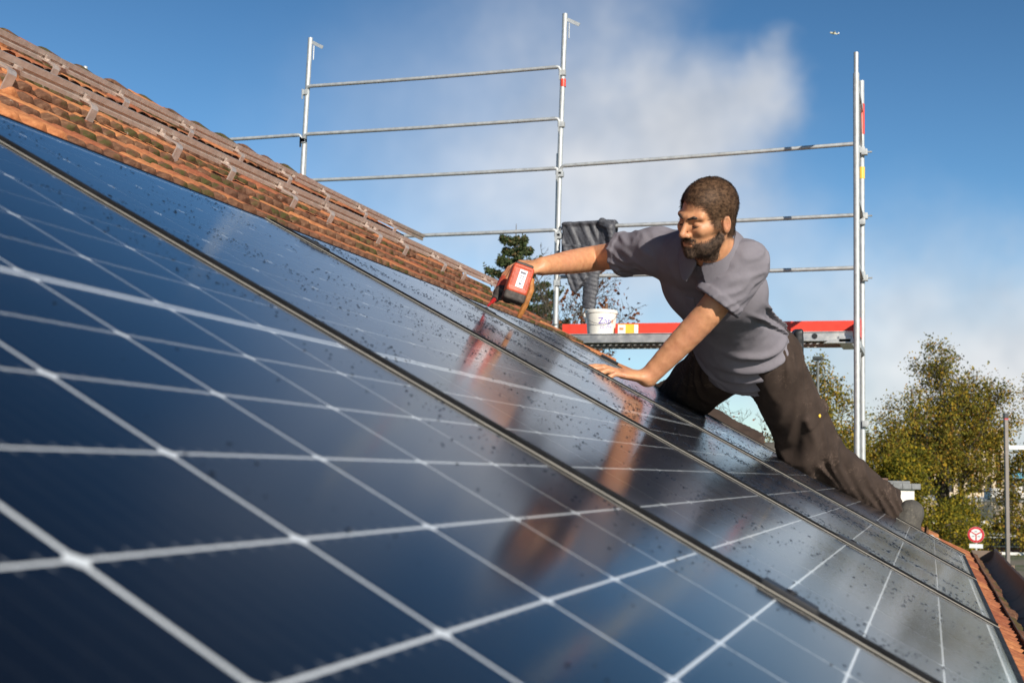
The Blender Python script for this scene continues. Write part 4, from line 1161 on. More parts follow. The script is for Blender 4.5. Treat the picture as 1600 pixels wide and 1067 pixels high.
def head_sdf(q):
    d = ell(q, (0, -0.016, 0.034), (0.077, 0.099, 0.086))
    d = smin(d, ell(q, (0, 0.026, -0.028), (0.064, 0.070, 0.088)), 0.025)
    d = smin(d, ell(q, (0, 0.034, -0.074), (0.054, 0.058, 0.044)), 0.02)
    d = smin(d, capsule(q, (0, 0.070, -0.100), (0, 0.078, -0.104), 0.022, 0.020), 0.02)
    for s in (-1, 1):
        d = smin(d, capsule(q, (s * 0.054, -0.004, -0.060), (s * 0.036, 0.050, -0.092), 0.018, 0.018), 0.02)
        d = smin(d, capsule(q, (s * 0.040, 0.070, -0.026), (s * 0.060, 0.030, -0.022), 0.020, 0.016), 0.018)
        d = smin(d, capsule(q, (s * 0.010, 0.089, 0.014), (s * 0.046, 0.074, 0.018), 0.0125, 0.011), 0.012)
        d = smax(d, -ell(q, (s * 0.032, 0.101, -0.006), (0.019, 0.016, 0.011)), 0.010)
        d = smin(d, ell(q, (s * 0.032, 0.0765, -0.007), (0.0150, 0.0140, 0.0125)), 0.003)
        d = smin(d, ell(q, (s * 0.0790, -0.012, -0.018), (0.0090, 0.0185, 0.031), None), 0.005)
        d = smax(d, -ell(q, (s * 0.0900, -0.009, -0.012), (0.0105, 0.0115, 0.021)), 0.002); d = smin(d, capsule(q, (s * 0.0810, -0.014, 0.004), (s * 0.0820, -0.012, -0.026), 0.0026, 0.0030), 0.003)
        d = smin(d, capsule(q, (s * 0.012, 0.099, -0.043), (s * 0.013, 0.104, -0.044), 0.0085, 0.008), 0.006)
        d = smax(d, -ell(q, (s * 0.0075, 0.110, -0.0525), (0.0045, 0.006, 0.004)), 0.002)
    d = smin(d, capsule(q, (0, 0.088, 0.012), (0, 0.116, -0.036), 0.0075, 0.0105), 0.010)
    d = smin(d, ell(q, (0, 0.1155, -0.0405), (0.0115, 0.0115, 0.0105)), 0.006)
    d = smin(d, capsule(q, (-0.017, 0.0875, -0.0690), (0.017, 0.0875, -0.0690), 0.0065, 0.0065), 0.010)
    d = smin(d, capsule(q, (-0.014, 0.0875, -0.0790), (0.014, 0.0875, -0.0790), 0.0075, 0.0075), 0.008)
    d = smax(d, -capsule(q, (-0.024, 0.0945, -0.0745), (0.024, 0.0945, -0.0745), 0.0022, 0.0022), 0.003)
    return d
def neck_sdf(P):
    return limb(P, [from_head((0, -0.032, -0.035)), from_head((0, -0.030, -0.085)) * 0.6 + NB * 0.4, NB - U_T * 0.06], [0.055, 0.056, 0.062], 0.03)

def hand_parts(W, D, Nn, S, curls, spread, thumb, scale=1.0):
    """fingers as chains: list of (points, radii); palm as an elliptical capsule"""
    out = []; D = unit(D); Nn = unit(Nn - D * (Nn @ D)); S = unit(S - D * (S @ D) - Nn * (S @ Nn))
    spec = [(0.028, 0.092, (0.040, 0.025, 0.020), 0.0095), (0.0095, 0.096, (0.045, 0.028, 0.021), 0.0098), (-0.0095, 0.092, (0.041, 0.026, 0.020), 0.0094), (-0.028, 0.083, (0.032, 0.020, 0.018), 0.0084)]
    for (off, base, segs, r), cu, sp in zip(spec, curls, spread):
        p = W + (D * base + S * off) * scale; pts = [W + (D * 0.045 + S * off * 0.75) * scale, p]; rs = [r * 1.05, r * 1.06]; ang = 0
        d0 = unit(D + S * sp)
        for sg, c in zip(segs, cu):
            ang += c; dd = d0 * math.cos(ang) - Nn * math.sin(ang); p = p + dd * sg * scale; pts.append(p); rs.append(rs[-1] * 0.93)
        out.append((pts, [q * scale for q in rs]))
    p0 = W + (D * 0.022 + S * 0.022) * scale; pts = [p0]
    for (a, b_, c), ln in zip(thumb, (0.046, 0.036, 0.028)): pts.append(pts[-1] + unit(D * a + S * b_ + Nn * c) * ln * scale)
    out.append((pts, [0.0155 * scale, 0.0135 * scale, 0.0115 * scale, 0.0095 * scale]))
    palm = (W + D * 0.012 * scale, W + D * 0.082 * scale, S, (0.030 * scale, 0.019 * scale), (0.041 * scale, 0.0145 * scale))
    return out, palm
def hand_sdf(P, hp):
    fingers, palm = hp; d = ecap(P, *palm)
    for pts, rs in fingers: d = smin(d, limb(P, pts, rs, 0.003), 0.0045)
    return d
# left hand pressed on the glass, fingers pointing up the roof
TIPL = RP_(948, 580, 0.010)
DL = unit(TIPL - LW); NLh = unit(A3(N_) * 0.9 + DL * 0.3); SLh = np.cross(NLh, DL)
if SLh @ CF < 0: SLh = -SLh
HLh = hand_parts(LW, DL, NLh, SLh, [(-0.15, 0.25, 0.15), (-0.15, 0.45, 0.25), (-0.10, 0.60, 0.35), (-0.05, 0.65, 0.4)], (0.14, 0.04, -0.08, -0.22), [(0.75, 0.6, -0.05), (0.9, 0.35, -0.15), (1, 0.1, -0.1)], 1.02)
# right hand round the driver's handle, which points from the battery away from the camera
BAT = J(812, 441, 3.90)                         # centre of the battery's outer face
TN = unit(camv(0.16, 0.10, 0.98)); TD = camv(-0.33, -0.94, 0.0); TD = unit(TD - TN * (TD @ TN)); TS = np.cross(TD, TN)   # face normal, tool "down", side
GR = BAT - TN * 0.115 - TD * 0.012              # middle of the grip
DR = unit((GR - TD * 0.042 + camv(-0.02, 0, 0)) - RW); NRh = unit(-TD * 0.80 + camv(0.35, 0.2, 0.25)); SRh = np.cross(NRh, DR)
if SRh @ TN > 0: SRh = -SRh
HRh = hand_parts(RW, DR, NRh, SRh, [(0.9, 1.0, 0.6), (0.95, 1.05, 0.6), (0.95, 1.05, 0.6), (0.9, 1.0, 0.6)], (0.0, 0.0, 0.0, 0.0), [(0.6, 0.7, -0.1), (0.8, 0.35, -0.45), (0.7, 0.1, -0.7)], 1.02)
def arm_sdf(P, S, E, Wr, hp):
    """one smooth taper from the shoulder over the elbow to the wrist"""
    key_t = [0, 0.25, 0.45, 0.55, 0.66, 0.82, 1.0]; key_r = [0.051, 0.0475, 0.0415, 0.0415, 0.0435, 0.036, 0.0275]
    ts = np.linspace(0, 1, 15); pts = []
    for t in ts:      # quadratic round the elbow so that it does not kink
        a = S + (E - S) * min(t / 0.5, 1) if t < 0.5 else E + (Wr - E) * (t - 0.5) / 0.5
        w = max(0, 1 - abs(t - 0.5) / 0.12); a = a + ((S + Wr) / 2 - E) * 0.045 * w * w; pts.append(a)
    rs = np.interp(ts, key_t, key_r); rs = np.convolve(np.pad(rs, 2, mode='edge'), np.ones(5) / 5, 'valid')
    return smin(limb(P, pts, list(rs), 0.002), hand_sdf(P, hp), 0.014)
def body_head(P):
    return smin(head_sdf(to_head(P)) * HS, neck_sdf(P), 0.022)
def torso_core(P, g=0.0):
    d = ecap(P, PM - U_T * 0.02, PM + U_T * 0.16, L_P, (0.140 + g, 0.105 + g), (0.130 + g, 0.100 + g))
    d = smin(d, ecap(P, PM + U_T * 0.16, SM - U_T * 0.16, L_T, (0.130 + g, 0.102 + g), (0.158 + g, 0.112 + g)), 0.05)
    d = smin(d, ecap(P, SM - U_T * 0.16, SM - U_T * 0.05, L_T, (0.158 + g, 0.112 + g), (0.146 + g, 0.085 + g)), 0.05)
    d = smin(d, capsule(P, RS * 0.9 + SM * 0.1, LS * 0.9 + SM * 0.1, 0.055 + g, 0.055 + g), 0.06)
    d = smin(d, capsule(P, SM, NB, 0.080 + g, 0.054 + g), 0.05)
    return d
def leg_core(P, H, K, An, g=0.0):
    return limb(P, [H, H + (K - H) * 0.5, K, K + (An - K) * 0.4, An], [0.094 + g, 0.080 + g, 0.060 + g, 0.058 + g, 0.042 + g], 0.04)
def cut(d, P, o, n, k=0.004): return smax(d, (P - A3(o)) @ unit(n), k)

man = empty('person', st(3.7, 0.2, roof_h(0.2) + 0.02)); tag(man, 'bearded man in grey polo shirt and brown work trousers kneeling beside the modules', 'person')
MO = A3(man.location)
def mlink(name, me, mat, parent=man):
    o = link(name, me, mat, parent)
    if parent is man: o.location = -Vector(MO)
    return o
# ---- materials
def skin_material():
    q = NT('skin'); w = q.coords('world')
    n = q.noise(w, 55, 5, 0.6); n2 = q.noise(w, 9, 3, 0.5); n3 = q.noise(w, 260, 3, 0.6)
    c = q.ramp(n, [(0.3, (0.46, 0.205, 0.100)), (0.7, (0.60, 0.295, 0.150))])
    c = q.mix(q.math('MULTIPLY', q.rng(n2, 0.45, 0.7), 0.28), c, (0.44, 0.165, 0.11))
    at_ = q.n('ShaderNodeAttribute', attribute_name='stubble').outputs['Fac']
    c = q.mix(q.math('MULTIPLY', at_, 0.55), c, (0.075, 0.048, 0.038))
    fl = q.n('ShaderNodeAttribute', attribute_name='flush').outputs['Fac']
    c = q.mix(q.math('MULTIPLY', fl, 0.35), c, (0.42, 0.13, 0.095))
    q.pbr(c, 0.48, 0.0, q.bump(n3, 0.22, 0.0012), Subsurface_Weight=0.12, Subsurface_Scale=0.01, Specular_IOR_Level=0.4)
    return q.mat
M_SKIN = skin_material()
def hair_material(name, a, b_):
    q = NT(name); r_ = q.n('ShaderNodeNewGeometry').outputs['Random Per Island']
    cl = q.rng(q.noise(q.coords('world'), 95, 3, 0.6), 0.35, 0.65, 0.0, 1.0); c = q.ramp(q.math('MULTIPLY', q.math('ADD', r_, cl), 0.5), [(0.15, a), (0.85, b_)]); q.pbr(c, 0.6, 0.0, Specular_IOR_Level=0.25); return q.mat
M_HAIR = hair_material('brown_hair', (0.038, 0.020, 0.011), (0.175, 0.098, 0.054)); M_BEARD = hair_material('dark_beard', (0.028, 0.018, 0.013), (0.140, 0.088, 0.060))
M_SCALP = simple('hair_base', (0.030, 0.018, 0.012), 0.7, 0, 0.3, 200)
def cloth_material(name, lo, hi, dust, dust_amt, weave=900, rough=0.85, bs=0.25):
    q = NT(name); w = q.coords('world'); n = q.noise(w, 12, 5, 0.6)
    c = q.ramp(n, [(0.3, lo), (0.7, hi)])
    sp = q.math('MULTIPLY', q.rng(q.noise(w, 6.5, 6, 0.75), 0.52, 0.72), q.rng(q.noise(w, 120, 4, 0.8), 0.46, 0.62))
    c = q.mix(q.math('MULTIPLY', sp, dust_amt), c, dust)
    hh = q.math('ADD', q.math('MULTIPLY', q.noise(w, weave, 2, 0.5), 0.35), q.noise(w, 65, 4, 0.6))
    q.pbr(c, rough, 0.0, q.bump(hh, bs, 0.004), Specular_IOR_Level=0.15); return q.mat
M_SHIRT = cloth_material('grey_pique', (0.158, 0.145, 0.163), (0.200, 0.184, 0.204), (0.26, 0.24, 0.25), 0.10)
M_TROU = cloth_material('brown_canvas', (0.033, 0.023, 0.0185), (0.056, 0.039, 0.031), (0.24, 0.17, 0.13), 0.55, 700, 0.9, 0.22)
M_BOOT = cloth_material('khaki_suede', (0.055, 0.052, 0.048), (0.10, 0.092, 0.080), (0.30, 0.26, 0.20), 0.45, 500, 0.85, 0.5)
M_SOLE = simple('pale_rubber_sole', (0.30, 0.26, 0.19), 0.8, 0, 0.25, 30, 0.3, 80); M_BTN = simple('pearl_button', (0.70, 0.66, 0.68), 0.3, 0, 0.05, 50)

# ---- body: one continuous figure; bare head and arms at fine grain, what the clothes cover coarser
hd_v, hd_f = surface(lambda P: cut(body_head(P), P, NB - U_T * 0.02, -unit(HU * 0.6 + U_T * 0.4), 0.002), HC - 0.19, HC + A3([0.17, 0.19, 0.16]), 0.0026)
def bbox(pts, m_): pts = np.array(pts); return pts.min(0) - m_, pts.max(0) + m_
hand_pts = lambda hp: [p for f in hp[0] for p in f[0]]
lo, hi = bbox([RS, RE, RW] + hand_pts(HRh), 0.07); ra_v, ra_f = surface(lambda P: arm_sdf(P, RS, RE, RW, HRh), lo, hi, 0.0036)
lo, hi = bbox([LS, LE, LW] + hand_pts(HLh), 0.07); la_v, la_f = surface(lambda P: arm_sdf(P, LS, LE, LW, HLh), lo, hi, 0.0036)
def core(P):
    d = torso_core(P, -0.018); d = smin(d, leg_core(P, RH, RK, RA, -0.012), 0.05); return smin(d, leg_core(P, LH, LK, LA, -0.012), 0.05)
lo, hi = bbox([RS, LS, NB, RH, LH, RK, RA, LK, LA], 0.16); co_v, co_f = surface(core, lo, hi, 0.013)
me, V = mesh_np('body', [(hd_v, hd_f), (ra_v, ra_f), (la_v, la_f), (co_v, co_f)])
q = to_head(V)
def beard_mask(q):
    ax = np.abs(q[:, 0]); y, z = q[:, 1], q[:, 2]
    top = np.interp(y, [-0.02, 0.012, 0.03, 0.055, 0.075, 0.088, 0.12], [-0.064, -0.032, -0.053, -0.063, -0.066, -0.064, -0.064])
    m_ = np.clip((top - z) / 0.018 + 0.35, 0, 1) * np.clip((z + 0.150) / 0.02, 0, 1) * np.clip((y + 0.012) / 0.012, 0, 1)
    lips = np.clip((0.028 - ax) / 0.006, 0, 1) * np.clip((z + 0.087) / 0.003, 0, 1) * np.clip((y - 0.07) / 0.01, 0, 1)
    mous = np.clip((0.034 - ax) / 0.006, 0, 1) * np.clip((z + 0.0665) / 0.003, 0, 1) * np.clip((-0.0515 - z) / 0.003, 0, 1) * np.clip((y - 0.07) / 0.01, 0, 1)
    return np.maximum(m_ * (1 - lips), mous * 0.8)
def hair_mask(q):
    y, z, ax = q[:, 1], q[:, 2], np.abs(q[:, 0])
    nz = pnoise(q * 60) * 0.008
    line = np.interp(y, [-0.12, -0.09, -0.06, -0.034, -0.030, 0.008, 0.012, 0.028, 0.040, 0.052, 0.066, 0.095], [-0.075, -0.072, -0.066, -0.050, 0.016, 0.014, -0.026, -0.020, 0.024, 0.050, 0.064, 0.074]) + nz
    ear = np.clip((ax - 0.0755) / 0.003, 0, 1) * np.clip((0.02 - z) / 0.004, 0, 1)
    return np.clip((z - line) / 0.007 + 0.4, 0, 1) * (1 - ear)
ish = np.arange(len(V)) < len(hd_v)
bmask = np.where(ish, beard_mask(q), 0); attr(me, 'stubble', bmask)
fl = np.where(ish, np.clip(1 - np.linalg.norm((q - A3((0, 0.112, -0.042))) / A3((0.03, 0.03, 0.024)), axis=1), 0, 1) + np.exp(-(np.linalg.norm((np.abs(q) - A3((0.082, 0.012, 0.02))) / 0.022, axis=1) ** 2)) * 0.8
              + np.exp(-((q[:, 2] + 0.074) / 0.007) ** 2) * np.clip((0.024 - np.abs(q[:, 0])) / 0.006, 0, 1) * (q[:, 1] > 0.07), 0)
attr(me, 'flush', np.clip(fl, 0, 1))
body = mlink('body', me, M_SKIN)
# ---- hair and beard: a close cap plus short strands
hv = hd_v; hq = to_head(hv)
e1 = hv[hd_f[:, 1]] - hv[hd_f[:, 0]]; e2 = hv[hd_f[:, 3]] - hv[hd_f[:, 0]]; fn_ = np.cross(e1, e2)
vn = np.zeros_like(hv)
for c_ in range(4): np.add.at(vn, hd_f[:, c_], fn_)
vn /= np.linalg.norm(vn, axis=1, keepdims=True) + 1e-12
if (vn * (hv - HC)).sum() < 0: vn = -vn
def cap_mesh(name, mask, thick, nscale, mat):
    keep = (mask[hd_f] > 0.45).all(1); F = hd_f[keep]; u_, inv = np.unique(F, return_inverse=True)
    P = hv[u_] + vn[u_] * (np.clip((mask[u_] - 0.45) / 0.5, 0, 1) * (thick + thick * 0.5 * pnoise(hq[u_] * nscale)) + 0.0006)[:, None]
    m_, _ = mesh_np(name, [(P, inv.reshape(F.shape))]); return mlink(name, m_, mat, body)
def strands(name, mask, count, length, width, comb, seed, mat, lift, th=0.5, up_=0.22):
    g = np.random.default_rng(seed); w = np.where(mask > th, mask, 0); ids = g.choice(len(hv), size=count, p=w / w.sum())
    P = hv[ids] + vn[ids] * (lift * (1 + 0.5 * pnoise(hq[ids] * 75)))[:, None] * np.clip((mask[ids] - th) / (1 - th), 0.2, 1)[:, None] + g.normal(size=(count, 3)) * 0.0015; Nn = vn[ids]; c = comb(hq[ids]) @ HM
    c = c + g.normal(size=(count, 3)) * 0.22 + np.stack([pnoise(hq[ids] * 30 + 9 * k_) for k_ in range(3)], 1) * 0.45; c -= Nn * (c * Nn).sum(1, keepdims=True); c /= np.linalg.norm(c, axis=1, keepdims=True) + 1e-9
    s = np.cross(c, Nn); Lh = length * g.uniform(0.6, 1.2, size=(count, 1)); wd = width * g.uniform(0.7, 1.3, size=(count, 1))
    p1 = P + (c * 0.9 + Nn * up_) * Lh * 0.5; p2 = p1 + (c * 0.95 - Nn * up_ * 0.4) * Lh * 0.5
    v = np.stack([P - s * wd, P + s * wd, p1 - s * wd * 0.8, p1 + s * wd * 0.8, p2 - s * wd * 0.15, p2 + s * wd * 0.15], 1).reshape(-1, 3)
    k = np.arange(count)[:, None] * 6; f = np.concatenate([k + A3([[0, 1, 3, 2]]).astype(int), k + A3([[2, 3, 5, 4]]).astype(int)])
    m_, _ = mesh_np(name, [(v, f)]); return mlink(name, m_, mat, body)
hm = hair_mask(hq); bm2 = beard_mask(hq)
cap_mesh('hair_cap', hm, 0.0030, 8, M_SCALP)
hs_ = strands('hair', hm, 22000, 0.021, 0.00050, lambda q: np.stack([0.35 + 0 * q[:, 0], 0.75 - 6.0 * np.clip(0.05 - q[:, 2], 0, 0.1), 0.30 - 8 * np.clip(0.055 - q[:, 2], 0, 0.12)], 1), 3, M_HAIR, 0.0055, 0.22, 0.16); hs_['kind'] = 'stuff'
cap_mesh('beard_base', np.clip(bm2 * 1.2 - 0.45, 0, 1), 0.0015, 120, simple('beard_base', (0.050, 0.033, 0.025), 0.8, 0, 0.3, 200))
bs_ = strands('beard', bm2, 9000, 0.009, 0.00045, lambda q: np.stack([0 * q[:, 0], 0.25 + 0 * q[:, 0], -0.9 + 0 * q[:, 0]], 1), 4, M_BEARD, 0.002, 0.08, 0.4); bs_['kind'] = 'stuff'
def brow(q):
    d = None
    for s in (-1, 1):
        e = limb(q, [A3((s * 0.013, 0.1005, 0.0125)), A3((s * 0.032, 0.0935, 0.0195)), A3((s * 0.053, 0.0735, 0.0140))], [0.0036, 0.0042, 0.0022], 0.003); d = e if d is None else np.minimum(d, e)
    return d + 0.0015 * pnoise(q * 400)
v, f = surface(lambda P: brow(to_head(P)), *bbox([from_head((x, 0.09, z)) for x in (-0.06, 0.06) for z in (0.0, 0.03)], 0.02), 0.0015); m_, _ = mesh_np('eyebrows', [(v, f)]); mlink('eyebrows', m_, M_SCALP, body)
def lash(q):
    d = None
    for s in (-1, 1):
        e = limb(q, [A3((s * 0.0185, 0.0885, -0.0125)), A3((s * 0.032, 0.0918, -0.0145)), A3((s * 0.046, 0.0835, -0.0105))], [0.0012, 0.0019, 0.0012], 0.001); d = e if d is None else np.minimum(d, e)
    return d
v, f = surface(lambda P: lash(to_head(P)), *bbox([from_head((x, 0.085, z)) for x in (-0.05, 0.05) for z in (-0.02, 0.0)], 0.015), 0.0011); m_, _ = mesh_np('eyelashes', [(v, f)]); mlink('eyelashes', m_, M_SCALP, body)

# ---- polo shirt
RSl = RS + (RE - RS) * 0.54; LSl = LS + (LE - LS) * 0.80
HEM = PM - U_T * 0.055
def tcoord(P):
    q = P - PM; a = q @ U_T; x = q @ L_T; y = q @ F_T; return a, np.arctan2(x, y), x, y
def ridged(v): return 1 - np.abs(v) * 2.2
FANS = [(-0.050, 0.020, 0.10, 1.75, 0.013), (0.005, 0.045, 0.00, 1.80, 0.015), (0.065, 0.065, -0.2, 1.85, 0.015), (0.135, 0.090, 0.10, 1.80, 0.012), (0.215, 0.130, 0.35, 1.75, 0.010),
        (0.40, 0.06, 1.55, 2.35, 0.012), (0.44, 0.10, 1.15, 2.05, 0.010), (0.30, 0.47, -0.9, 0.9, 0.007), (0.10, 0.02, -1.5, -0.2, 0.010)]     # (start height, end height, from angle, to angle, depth)
def shirt_folds(P):
    a, th, x, y = tcoord(P); f = 0.0035 * pnoise(np.stack([a * 9 + th, th * 1.6, 0 * a + 3.3], 1)) + 0.0022 * pnoise(P * 30)
    wob = 0.016 * pnoise(np.stack([th * 2.2, a * 6, 0 * a + 6.1], 1))
    for a0, a1, t0, t1, dep in FANS:
        u = (th - t0) / (t1 - t0); c_ = a0 + (a1 - a0) * np.clip(u, 0, 1) + wob; w = 0.012 + 0.010 * (1 - np.clip(u, 0, 1))
        win = np.clip((u + 0.12) / 0.35, 0, 1) * np.clip((1.10 - u) / 0.25, 0, 1); v_ = (a - c_) / w
        f = f + dep * win * (np.exp(-v_ * v_) - 0.55 * np.exp(-((v_ + 1.5) ** 2)))
    return f
def sleeve(P, S, El, C, r0, r1):
    ax = unit(El - S); d = capsule(P, S, C + ax * 0.03, r0, r1)
    w = (P - S) @ ax; rad = P - S - w[:, None] * ax; th = np.arctan2(rad @ U_T, rad @ np.cross(ax, U_T))
    d = d - 0.009 * ridged(pnoise(np.stack([w * 20 + th * 1.5, th * 1.3, 0 * w + 1.7], 1)))
    band = np.clip(1 - np.abs((P - C) @ ax + 0.014) / 0.014, 0, 1); d = d - 0.004 * (band > 0.02)
    d = np.maximum(d, (P - C) @ ax)
    hole = capsule(P, C - ax * 0.05, C + ax * 0.08, r1 - 0.010, r1 - 0.006)
    return smax(d, -hole, 0.002)
def shirt_body(P):
    a, th, x, y = tcoord(P); flare = 0.014 * np.clip((0.16 - a) / 0.2, 0, 1)
    d = torso_core(P, 0.008) - flare; d = smin(d, ecap(P, PM - U_T * 0.09, PM + U_T * 0.10, L_P, (0.170, 0.132), (0.154, 0.120)), 0.05)
    d = d - shirt_folds(P) * np.clip((0.46 - a) / 0.12, 0.25, 1)
    return d
def shirt(P):
    d = shirt_body(P)
    d = smin(d, sleeve(P, RS, RE, RSl, 0.066, 0.064), 0.035); d = smin(d, sleeve(P, LS, LE, LSl, 0.066, 0.070), 0.030)
    hem = (P - HEM) @ -U_T + 0.008 * np.sin((P - PM) @ L_P * 14) + 0.02 * ((P - PM) @ F_T) / 0.1
    d = np.maximum(d, hem); d = smax(d, -(torso_core(P, -0.004) + np.clip((P - PM) @ U_T - 0.02, 0, 1)), 0.003)
    nk = limb(P, [NB - U_T * 0.05, NB + unit(HC - NB) * 0.10], [0.060, 0.070], 0.01); return smax(d, -nk, 0.006)
lo, hi = bbox([RS, LS, NB, RSl, LSl, HEM + L_P * 0.15, HEM - L_P * 0.15, RH, LH], 0.15); v, f = surface(shirt, lo, hi, 0.0056); m_, _ = mesh_np('polo_shirt', [(v, f)]); shirt_o = mlink('polo_shirt', m_, M_SHIRT)
# collar
NAX = unit(unit(HC - NB) * 0.8 + U_T * 0.3); CF_ = unit(F_T - NAX * (F_T @ NAX)); CL_ = np.cross(NAX, CF_)
def collar(P):
    q = P - (NB + unit(HC - NB) * 0.040 - CF_ * 0.004); z = q @ NAX; x = q @ CL_; y = q @ CF_; th = np.arctan2(x, y); r = np.sqrt((x / 1.05) ** 2 + (y / 1.0) ** 2)
    fr = np.cos(th) * 0.5 + 0.5
    drop = 0.030 * fr; zz = z + drop
    R1 = 0.071 + np.clip(0.030 - zz, 0, 0.08) * 0.62
    d = np.abs(r - R1) - 0.0032; low = -0.016 - 0.020 * np.exp(-((np.abs(th) - 0.45) / 0.28) ** 2)
    d = np.maximum(d, np.maximum(zz - 0.032, low - zz)); return np.maximum(d, 0.11 - np.abs(th) + np.clip((0.02 - zz), 0, 0.05) * 4.0)
v, f = surface(lambda P: collar(P) * 0.8, NB - 0.16, NB + 0.16, 0.0026); m_, _ = mesh_np('collar', [(v, f)]); mlink('collar', m_, M_SHIRT, shirt_o)
def placket(P):
    a, th, x, y = tcoord(P); return np.maximum(np.maximum(shirt_body(P) - 0.0035, np.abs(x) - 0.017), np.maximum(np.abs(a - 0.42) - 0.085, -y))
c0 = PM + U_T * 0.42 + F_T * 0.13; v, f = surface(placket, c0 - 0.16, c0 + 0.16, 0.0028); m_, _ = mesh_np('placket', [(v, f)]); mlink('placket', m_, M_SHIRT, shirt_o)
for a in (0.365, 0.42, 0.475):
    p = PM + U_T * a + F_T * 0.30
    for _ in range(60): p = p - F_T * max(float((shirt_body(p[None]) - 0.004)[0]) * 0.7, 0.0002)
    b = MB(); b.lathe([(0.0062, 0.0), (0.0062, 0.002), (0.0045, 0.003), (0.0035, 0.0022)], 12, p, Vector(F_T).to_track_quat('Z', 'Y').to_matrix()); o = b.build('button', M_BTN, shirt_o, smooth=40)

# ---- trousers
def leg_folds(P, H, K, An):
    def along(A_, B_): ax = unit(B_ - A_); w = (P - A_) @ ax; rad = P - A_ - w[:, None] * ax; return w, rad, ax
    w1, r1, a1 = along(H, K); w2, r2, a2 = along(K, An); L1, L2 = np.linalg.norm(K - H), np.linalg.norm(An - K)
    th1 = np.arctan2(r1 @ CU, r1 @ np.cross(a1, CU)); th2 = np.arctan2(r2 @ CU, r2 @ np.cross(a2, CU))
    k1 = np.exp(-((w1 - L1) / 0.11) ** 2) + 0.5 * np.exp(-(w1 / 0.12) ** 2) + 0.42; k2 = 0.45 * np.exp(-((w2 - L2) / 0.15) ** 2) + 0.6 * np.exp(-(w2 / 0.10) ** 2) + 0.4
    f1 = 0.026 * k1 * ridged(pnoise(np.stack([w1 * 10 + 2.6 * np.sin(th1), th1 * 0.7, 0 * w1 + 2.2], 1))); f2 = 0.028 * k2 * ridged(pnoise(np.stack([w2 * 11 + 2.8 * np.sin(th2 + 1), th2 * 0.7, 0 * w2 + 9.2], 1)))
    sel = np.clip(w2 / 0.06 + 0.5, 0, 1); return f1 * (1 - sel) + f2 * sel + 0.0015 * pnoise(P * 30)
OUT = unit(np.cross(LK - LH, np.cross(-CF * 0.75 + CR * 0.65, LK - LH)))
PK = LH + (LK - LH) * 0.78 + OUT * 0.075; PKx = unit(LK - LH); PKM = np.stack([np.cross(OUT, PKx), PKx, OUT])
def trousers(P):
    d = ecap(P, PM - U_T * 0.05, PM + U_T * 0.05, L_P, (0.138, 0.098), (0.130, 0.092))
    r = limb(P, [RH, RH + (RK - RH) * 0.5, RK, RK + (RA - RK) * 0.45, RA + (RA - RK) * -0.06], [0.100, 0.086, 0.072, 0.066, 0.058], 0.03) - leg_folds(P, RH, RK, RA)
    l = limb(P, [LH, LH + (LK - LH) * 0.5, LK, LK + (LA - LK) * 0.45, LA], [0.094, 0.086, 0.075, 0.061, 0.051], 0.03) - leg_folds(P, LH, LK, LA)
    l = smin(l, rbox(P, PK, (0.062, 0.085, 0.018), PKM, 0.012), 0.012)
    l = smin(l, rbox(P, PK - PKx * 0.062 + OUT * 0.013, (0.066, 0.024, 0.012), PKM, 0.008), 0.004)
    l = cut(l, P, LA + unit(LA - LK) * 0.018, LA - LK, 0.003); r = cut(r, P, RA - unit(RA - RK) * 0.03, RA - RK, 0.003)
    return smin(smin(d, r, 0.045), l, 0.045)
lo, hi = bbox([RH, LH, RK, RA, LK, LA, PM + U_T * 0.06], 0.17); v, f = surface(trousers, lo, hi, 0.0070); m_, _ = mesh_np('work_trousers', [(v, f)]); tr_o = mlink('work_trousers', m_, M_TROU)
p = PK - PKx * 0.058 + OUT * 0.026; b = MB(); b.lathe([(0.006, -0.004), (0.006, 0.002), (0.003, 0.003)], 10, p, Vector(OUT).to_track_quat('Z', 'Y').to_matrix()); b.build('pocket_stud', M_STICK_Y, tr_o)
# black belt pouch at the hip
bpz = J(1246, 541, 4.34); v, f = surface(lambda P: rbox(P, bpz, (0.016, 0.055, 0.035), np.stack([CR, CU * 0.95 + CR * -0.25, CF]), 0.012) - 0.003 * pnoise(P * 40), bpz - 0.1, bpz + 0.1, 0.004); m_, _ = mesh_np('belt_pouch', [(v, f)]); mlink('belt_pouch', m_, M_BLACK, tr_o)

